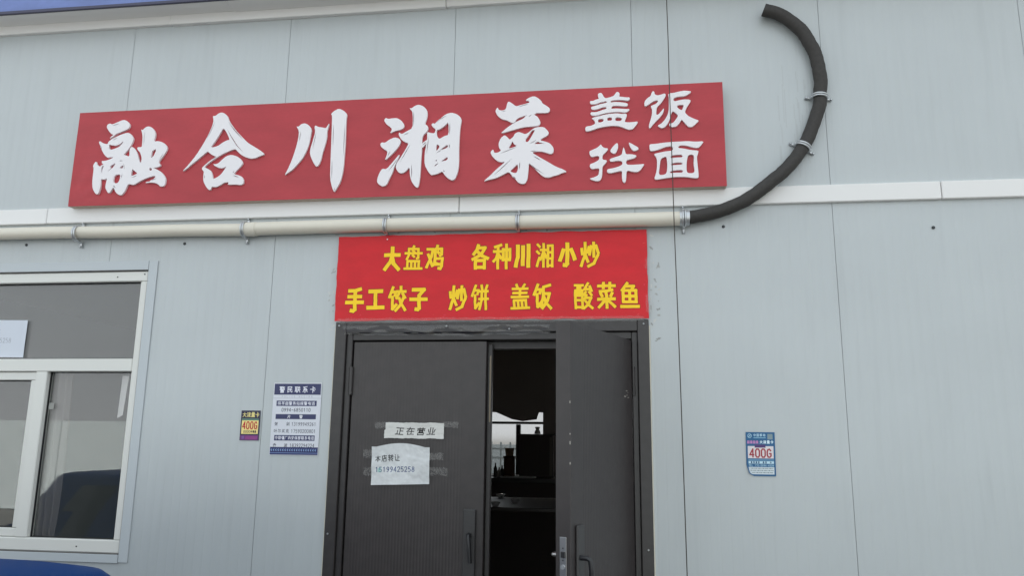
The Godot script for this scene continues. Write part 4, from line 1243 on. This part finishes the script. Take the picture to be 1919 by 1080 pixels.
	stroke(img, PackedVector2Array([Vector2(13, 22) * s, Vector2(23, 12) * s]), 2.0 * s, Color(0.68, 0.82, 0.88))
	stroke(img, PackedVector2Array([Vector2(15, 13) * s, Vector2(21, 20) * s]), 1.6 * s, Color(0.68, 0.82, 0.88))
	line_of(img, "中国移动", 36 * s, 8 * s, 11 * s, 12 * s, 14.5 * s, 1.7 * s, Color(0.72, 0.84, 0.9))
	img.fill_rect(Rect2i(int(36 * s), int(24 * s), int(56 * s), int(4 * s)), Color(0.5, 0.68, 0.78))
	img.fill_rect(Rect2i(int(100 * s), int(8 * s), int(24 * s), int(25 * s)), Color(0.5, 0.58, 0.60))
	line_of(img, "大流量卡", 64 * s, 38 * s, 13 * s, 14 * s, 16.5 * s, 2.4 * s, Color(0.85, 0.92, 0.95))
	line_of(img, "国量国量", 6 * s, 40 * s, 11 * s, 12 * s, 13.5 * s, 2.4 * s, Color(0.74, 0.5, 0.72))
	img.fill_rect(Rect2i(int(8 * s), int(64 * s), int(118 * s), int(56 * s)), Color(0.88, 0.84, 0.85))
	img.fill_rect(Rect2i(int(40 * s), int(57 * s), int(50 * s), int(14 * s)), Color(0.30, 0.18, 0.42))
	line_of(img, "400G", 16 * s, 77 * s, 20 * s, 38 * s, 26.5 * s, 6.5 * s, Color(0.62, 0.16, 0.22))
	img.fill_rect(Rect2i(int(10 * s), int(125 * s), int(116 * s), int(4 * s)), Color(0.42, 0.62, 0.74))
	img.fill_rect(Rect2i(int(10 * s), int(132 * s), int(116 * s), int(12 * s)), Color(0.75, 0.87, 0.92))
	line_of(img, "量国量国 量国 中", 20 * s, 134 * s, 7.5 * s, 8.5 * s, 11 * s, 1.4 * s, Color(0.12, 0.3, 0.45))
	line_of(img, "TEL 170-0994-4008", 11 * s, 148 * s, 5 * s, 8 * s, 6.8 * s, 1.3 * s, Color(0.7, 0.84, 0.9))
	img.fill_rect(Rect2i(int(10 * s), int(159 * s), int(117 * s), int(33 * s)), Color(0.82, 0.86, 0.88))
	for r in 3:
		for k in 20:
			img.fill_rect(Rect2i(int((14 + k * 5.5) * s), int((163 + r * 9.5) * s), int((2.0 + (k * 7 + r) % 3) * s), int(4.4 * s)), Color(0.36, 0.42, 0.46))
	var curl := func(u: float, v: float) -> float:
		var k := maxf(0.0, (1.0 - u) + v - 1.76)
		return 0.0006 * noise.get_noise_2d(u * 3.0, v * 3.0 + 18.0) + k * k * 0.12
	var curl_edge := func(u: float, v: float) -> Vector2:
		var k := maxf(0.0, (1.0 - u) + v - 1.76)
		return Vector2(k, k) * 0.05 + Vector2(0.012, 0.0) * v * -0.3
	flat_print("data_plan_sticker", "blue sticker with white box reading 400G and curled corner, alone on its panel", "sticker", img, Vector3(0.490, 1.403, 0.0035), 0.131, 0.200, curl, "blue_print", 0.4, curl_edge)

	# handwritten-looking papers taped to the closed leaf
	s = 4.0
	img = plain_image(int(300 * s), int(80 * s), Color(0.85, 0.845, 0.83))
	speckle(img, 0.03, 31, 0.01, 0.03)
	line_of(img, "正在营业", 56 * s, 25 * s, 42 * s, 37 * s, 54 * s, 4.4 * s, Color(0.1, 0.1, 0.1), 0.15)
	var strip := flat_print("open_notice", "narrow crumpled white paper strip taped to the closed door leaf", "notice", img, Vector3(-1.249, 1.556, -0.006), 0.297, 0.077, crumple(0.0048, 3.0, 5.0), "strip_print", 0.75, func(u: float, v: float) -> Vector2: return Vector2(0.002 * noise.get_noise_1d(v * 5.0) - 0.006 * (1.0 if v > 0.45 and u < 0.01 else 0.0), 0.003 * noise.get_noise_1d(u * 6.0 + 2.0)), 50, 14)
	tape_piece(strip, -0.055, 0.048, 0.06, 0.03)
	tape_piece(strip, 0.29, 0.055, 0.08, 0.028)
	img = plain_image(int(290 * s), int(190 * s), Color(0.85, 0.855, 0.86))
	speckle(img, 0.03, 33, 0.01, 0.01)
	line_of(img, "本店转让", 18 * s, 47 * s, 26 * s, 30 * s, 32 * s, 3.2 * s, Color(0.12, 0.13, 0.15))
	line_of(img, "15199425258", 20 * s, 103 * s, 13 * s, 24 * s, 18.2 * s, 3.2 * s, Color(0.2, 0.28, 0.46))
	img.fill_rect(Rect2i(int(31 * s), int(108 * s), int(14 * s), int(20 * s)), Color(0.66, 0.79, 0.77))
	glyph(img, "5", Rect2(38 * s, 104 * s, 13 * s, 24 * s), 3.0 * s, Color(0.3, 0.5, 0.55))
	var arch := func(u: float, v: float) -> Vector2:
		return Vector2(0.003 * (v - 0.5), (0.018 * sin(clampf((u - 0.08) / 0.84, 0.0, 1.0) * PI) - 0.002) * pow(1.0 - v, 3.0) + 0.010 * u * v)
	var sale := flat_print("transfer_notice", "large crumpled white paper with blue phone number taped to closed leaf", "notice", img, Vector3(-1.312, 1.328, -0.005), 0.293, 0.188, crumple(0.0085, 13.0, 3.6), "sale_print", 0.75, arch, 50, 34)
	tape_piece(sale, -0.045, 0.13, 0.05, 0.04)
	tape_piece(sale, -0.04, 0.045, 0.045, 0.04)
	tape_piece(sale, 0.285, 0.125, 0.075, 0.035)
	tape_piece(sale, 0.285, 0.05, 0.10, 0.04)
	# sheet on the upper window pane
	img = plain_image(int(297 * 3), int(206 * 3), Color(0.82, 0.84, 0.88))
	line_of(img, "本店转让", 8 * 3, 40 * 3, 28 * 3, 36 * 3, 34 * 3, 6.0, Color(0.5, 0.52, 0.56))
	line_of(img, "15199425258", 17 * 3, 100 * 3, 13 * 3, 26 * 3, 18 * 3, 5.0, Color(0.5, 0.52, 0.56))
	flat_print("window_notice", "white paper with grey phone number stuck on the upper window pane", "notice", img, Vector3(-3.616, 1.967, -0.0345), 0.297, 0.206, crumple(0.002, 23.0, 2.0), "window_print", 0.7, func(u: float, v: float) -> Vector2: return Vector2(0.0, 0.004 * (1.0 - u)), 20, 14)

func tape_piece(parent: Node, x: float, y: float, w: float, h: float) -> void:
	var st := tool()
	sheet(st, x, y + h, w, h, 24, 8, func(u: float, v: float) -> float: return 0.0012 + 0.0022 * absf(noise.get_noise_2d(u * w * 90.0 + x * 7.0, v * h * 30.0 + y * 40.0)), func(u: float, v: float) -> Vector2: return Vector2(0.004, 0.003) * noise.get_noise_2d(u * 4.0 + x * 50.0, v * 4.0))
	obj("tape", st, mats["tape"], parent)

# ------------------------------------------------------------------ what shows through the door gap
func lathe(st: SurfaceTool, at: Vector3, prof: PackedVector2Array, seg := 16) -> void:
	for i in prof.size() - 1:
		var a := prof[i]
		var b := prof[i + 1]
		var t := (b - a).normalized()
		var nn := Vector2(t.y, -t.x)
		for k in seg:
			var c0 := Vector3(cos(TAU * k / seg), 0, sin(TAU * k / seg))
			var c1 := Vector3(cos(TAU * (k + 1) / seg), 0, sin(TAU * (k + 1) / seg))
			var v := [at + c0 * a.x + Vector3.UP * a.y, at + c1 * a.x + Vector3.UP * a.y, at + c1 * b.x + Vector3.UP * b.y, at + c0 * b.x + Vector3.UP * b.y]
			var n := [(c0 * nn.x + Vector3.UP * nn.y), (c1 * nn.x + Vector3.UP * nn.y), (c1 * nn.x + Vector3.UP * nn.y), (c0 * nn.x + Vector3.UP * nn.y)]
			var z := Vector2.ZERO
			smooth_tri(st, [v[0], v[1], v[2]], [n[0], n[1], n[2]], [z, z, z])
			smooth_tri(st, [v[0], v[2], v[3]], [n[0], n[2], n[3]], [z, z, z])

func room_things() -> void:
	# gathered curtain behind the fixed window pane
	var cur := tool()
	sheet(cur, -3.15, 1.885, 0.10, 0.86, 40, 10, func(u: float, v: float) -> float: return -0.085 + 0.013 * sin(u * 19.0 + 0.8 * sin(v * 4.0)) + 0.004 * sin(v * 9.0 + u * 4.0), func(u: float, v: float) -> Vector2: return Vector2(0.03 * (u - 0.2) * sin(v * 3.0), 0.0))
	tag(obj("window_curtain", cur, mat("curtain", Color(0.5, 0.48, 0.46), 0.9)), "narrow grey curtain gathered behind the edge of the lower window pane", "curtain")
	var dark: Material = mats["inside_dark"]
	# work counter below the back window
	var c := group_node("kitchen_counter", self, Vector3(-1.3, 0, -4.7))
	tag(c, "dark kitchen counter below the back window inside the room", "counter")
	box_part("counter_top", Vector3(-0.95, 1.115, -0.27), Vector3(1.0, 1.164, 0.2), mat("counter_top", Color(0.3, 0.29, 0.28), 0.35), c, 0.004)
	box_part("white_board", Vector3(-0.04, 1.1645, 0.0), Vector3(0.33, 1.18, 0.19), mats["white_sill"], c, 0.003)
	box_part("cabinet_body", Vector3(-0.93, 0.0, -0.27), Vector3(0.98, 1.114, 0.16), dark, c, 0.004)
	# tall dark cabinet in front of the window's right half
	var k := group_node("tall_cabinet", self, Vector3(-0.99, 1.165, -4.83))
	tag(k, "dark cabinet standing on the counter before the back window", "cabinet")
	box_part("cabinet_body", Vector3(-0.17, 0, -0.16), Vector3(0.2, 0.445, 0.12), dark, k, 0.006)
	box_part("cabinet_lid", Vector3(-0.185, 0.4455, -0.17), Vector3(0.21, 0.46, 0.13), mat("lid_grey", Color(0.4, 0.39, 0.38), 0.5), k, 0.003)
	box_part("edge_strip", Vector3(0.16, 0.02, 0.121), Vector3(0.185, 0.43, 0.124), mat("edge_grey", Color(0.5, 0.48, 0.45), 0.5), k, 0.0)
	# crumpled white bag on it
	var st := tool()
	lathe(st, Vector3.ZERO, PackedVector2Array([Vector2(0.0, 0.0), Vector2(0.036, 0.002), Vector2(0.03, 0.03), Vector2(0.018, 0.05), Vector2(0.028, 0.07), Vector2(0.02, 0.078), Vector2(0.0, 0.06)]), 9)
	var bag := obj("white_bag", st, mat("bag", Color(0.85, 0.85, 0.83), 0.6))
	bag.position = Vector3(-0.97, 1.626, -4.78)
	tag(bag, "small crumpled white bag lying on the dark cabinet's lid", "bag")
	# tan basket on brown crate
	st = tool()
	lathe(st, Vector3.ZERO, PackedVector2Array([Vector2(0.0, 0.0), Vector2(0.042, 0.0), Vector2(0.05, 0.075), Vector2(0.053, 0.085), Vector2(0.047, 0.085), Vector2(0.038, 0.01), Vector2(0.0, 0.008)]), 18)
	var bk := obj("basket", st, mat("tan", Color(0.62, 0.52, 0.42), 0.8))
	bk.position = Vector3(-1.268, 1.388, -4.72)
	tag(bk, "tan round basket on top of the brown crate by the window", "basket")
	var cr := group_node("brown_crate", self, Vector3(-1.268, 1.165, -4.72))
	tag(cr, "dark brown crate on the counter carrying the tan basket", "crate")
	box_part("crate_body", Vector3(-0.055, 0, -0.055), Vector3(0.055, 0.2, 0.055), mat("crate", Color(0.34, 0.22, 0.14), 0.8), cr, 0.003)
	box_part("crate_rim", Vector3(-0.06, 0.2005, -0.06), Vector3(0.06, 0.222, 0.06), mats["crate"], cr, 0.003)
	# bottles
	for q in [[-1.372, -4.66, 0.105, Color(0.82, 0.82, 0.8), "white squat bottle on the counter left of the brown crate"], [-1.33, -4.6, 0.125, Color(0.22, 0.2, 0.17), "dark bottle with narrow neck on the counter before the crate"], [-1.415, -4.68, 0.15, Color(0.2, 0.19, 0.18), "tall dark bottle on the counter by the window's edge"]]:
		st = tool()
		var hh: float = q[2]
		lathe(st, Vector3.ZERO, PackedVector2Array([Vector2(0.0, 0.0), Vector2(0.02, 0.0), Vector2(0.021, hh * 0.55), Vector2(0.017, hh * 0.68), Vector2(0.008, hh * 0.78), Vector2(0.008, hh), Vector2(0.0, hh)]), 14)
		var o := obj("bottle", st, mat("bottle" + str(q[0]), q[3], 0.3))
		o.position = Vector3(q[0], 1.165, q[1])
		tag(o, q[4], "bottle", "bottles on the kitchen counter")
	# dining table with bowls
	var t := group_node("dining_table", self, Vector3(-1.1, 0, -3.1))
	tag(t, "dark dining table inside the room behind the door gap", "table")
	box_part("table_top", Vector3(-0.6, 1.0, -0.55), Vector3(0.7, 1.03, 0.6), mat("table_top", Color(0.3, 0.28, 0.27), 0.4), t, 0.004)
	for x in [-0.55, 0.62]:
		for z in [-0.5, 0.52]:
			box_part("leg", Vector3(x, 0.0, z), Vector3(x + 0.04, 0.999, z + 0.04), dark, t, 0.003)
	for q in [[-1.18, -3.5, "white bowl on the dark table's far edge"], [-0.98, -3.0, "white saucer bowl on the middle of the dark table"], [-1.09, -2.6, "white dish on the dark table's door side"]]:
		st = tool()
		lathe(st, Vector3.ZERO, PackedVector2Array([Vector2(0.0, 0.0), Vector2(0.02, 0.0), Vector2(0.042, 0.03), Vector2(0.045, 0.034), Vector2(0.04, 0.032), Vector2(0.018, 0.006), Vector2(0.0, 0.005)]), 18)
		var o := obj("bowl", st, mat("china", Color(0.9, 0.9, 0.9), 0.2))
		o.position = Vector3(q[0], 1.0305, q[1])
		tag(o, q[2], "bowl", "bowls on the table")

# ------------------------------------------------------------------ parked car beside the photographer
func plan_ring(cx: float, cz: float, hx: float, hz: float, y: float, e: float, n: int) -> PackedVector3Array:
	var out := PackedVector3Array()
	for k in n:
		var a := TAU * (k + 0.5) / n
		var c := cos(a)
		var s := sin(a)
		out.append(Vector3(cx + signf(c) * pow(absf(c), e) * hx, y, cz + signf(s) * pow(absf(s), e) * hz))
	return out

func skin(st: SurfaceTool, rings: Array, keep: Callable, cap_top := false, cap_bottom := false) -> void:
	var n: int = rings[0].size()
	var nrm := func(i: int, k: int) -> Vector3:
		var a: Vector3 = rings[i][(k + 1) % n] - rings[i][(k + n - 1) % n]
		var b: Vector3 = rings[mini(i + 1, rings.size() - 1)][k] - rings[maxi(i - 1, 0)][k]
		var v := a.cross(b).normalized()
		var mid := Vector3.ZERO
		for q in rings[i]:
			mid += q / n
		var out: Vector3 = rings[i][k] - mid
		return v if v.dot(out + Vector3.UP * 0.02) > 0 else -v
	for i in rings.size() - 1:
		for k in n:
			if not keep.call(i, k):
				continue
			var j := (k + 1) % n
			var v := [rings[i][k], rings[i][j], rings[i + 1][j], rings[i + 1][k]]
			var m := [nrm.call(i, k), nrm.call(i, j), nrm.call(i + 1, j), nrm.call(i + 1, k)]
			var z := Vector2.ZERO
			smooth_tri(st, [v[0], v[1], v[2]], [m[0], m[1], m[2]], [z, z, z])
			smooth_tri(st, [v[0], v[2], v[3]], [m[0], m[2], m[3]], [z, z, z])
	for e in [[cap_top, rings.size() - 1, Vector3.UP], [cap_bottom, 0, Vector3.DOWN]]:
		if e[0]:
			var mid := Vector3.ZERO
			for q in rings[e[1]]:
				mid += q / n
			for k in n:
				tri(st, mid, rings[e[1]][k], rings[e[1]][(k + 1) % n], e[2])

func car() -> void:
	var c := group_node("parked_van", self, Vector3(-3.10, GROUND_Y + 0.016, 2.63))
	tag(c, "blue panel van parked before the window, its rounded roof end showing", "van")
	var n := 64
	var all := func(_i: int, _k: int) -> bool: return true
	var body := []
	for q in [[0.22, 2.35, 0.80, 0.30], [0.34, 2.43, 0.86, 0.28], [0.55, 2.45, 0.875, 0.26], [0.72, 2.44, 0.87, 0.27], [0.84, 2.38, 0.835, 0.28], [0.9, 2.30, 0.79, 0.3]]:
		body.append(plan_ring(-0.2, 0, q[1] - 0.22, q[2], q[0], q[3], n))
	var st := tool()
	skin(st, body, all, true, true)
	obj("body", st, mats["car_paint"], c)
	# greenhouse: pillars and roof in paint, panes between them
	var house := []
	for q in [[0.89, 0.04, 1.93, 0.80, 0.16], [0.97, 0.06, 1.90, 0.79, 0.16], [1.2, 0.11, 1.82, 0.745, 0.16], [1.4, 0.15, 1.735, 0.70, 0.17], [1.452, 0.16, 1.71, 0.688, 0.17], [1.478, 0.16, 1.685, 0.668, 0.18], [1.49, 0.16, 1.64, 0.63, 0.2], [1.50, 0.16, 1.4, 0.5, 0.26], [1.506, 0.16, 0.8, 0.3, 0.4], [1.508, 0.16, 0.3, 0.1, 0.6]]:
		house.append(plan_ring(q[1], 0, q[2], q[3], q[0], q[4], n))
	var glassy := func(i: int, k: int) -> bool:
		if i < 1 or i > 2:
			return false
		var p: Vector3 = (house[i][k] + house[i][(k + 1) % n]) * 0.5
		# a panel van: windscreen and cab side windows only
		var screen := p.x < -1.2 and absf(p.z) < 0.62
		var side := absf(p.z) > 0.6 and p.x > -1.35 and p.x < -0.75
		return screen or side
	st = tool()
	skin(st, house, func(i: int, k: int) -> bool: return not glassy.call(i, k), true, false)
	obj("roof", st, mats["car_paint"], c)
	st = tool()
	skin(st, house, glassy)
	obj("windows", st, mats["car_glass"], c)
	for x in [-1.55, 1.25]:
		for z in [-0.78, 0.78]:
			var w := group_node("wheel", c, Vector3(x, 0.314, z))
			st = tool()
			var s := signf(z)
			tube(st, PackedVector3Array([Vector3(0, 0, -0.1 * s), Vector3(0, 0, -0.07 * s), Vector3(0, 0, 0.07 * s), Vector3(0, 0, 0.105 * s)]), 0.33, 28, true, Vector3(0, 1, 0), PackedFloat32Array([0.3, 0.33, 0.33, 0.3]))
			obj("tyre", st, mats["rubber"], w)
			st = tool()
			tube(st, PackedVector3Array([Vector3(0, 0, 0.09 * s), Vector3(0, 0, 0.112 * s)]), 0.2, 24, true, Vector3(0, 1, 0))
			obj("rim", st, mats["galvanised"], w)
	for z in [-1.0, 1.0]:
		st = tool()
		cbox(st, Vector3(-1.62, 0.96, z * 0.9 - 0.1), Vector3(-1.51, 1.12, z * 0.9 + 0.1), 0.03)
		obj("side_mirror", st, mats["car_paint"], c)
		st = tool()
		cbox(st, Vector3(-2.44, 0.62, z * 0.6 - 0.17), Vector3(-2.26, 0.76, z * 0.6 + 0.17), 0.03)
		obj("headlight", st, mat("headlight", Color(0.8, 0.82, 0.84), 0.1), c)
		st = tool()
		cbox(st, Vector3(1.9, 0.68, z * 0.66 - 0.1), Vector3(2.02, 0.84, z * 0.66 + 0.1), 0.03)
		obj("tail_light", st, mat("tail_light", Color(0.5, 0.04, 0.04), 0.15), c)
		for x in [-0.95, 0.1]:
			st = tool()
			cbox(st, Vector3(x, 0.72, z * 0.872 - 0.02), Vector3(x + 0.16, 0.75, z * 0.872 + 0.02), 0.008)
			obj("door_handle", st, mats["car_paint"], c)
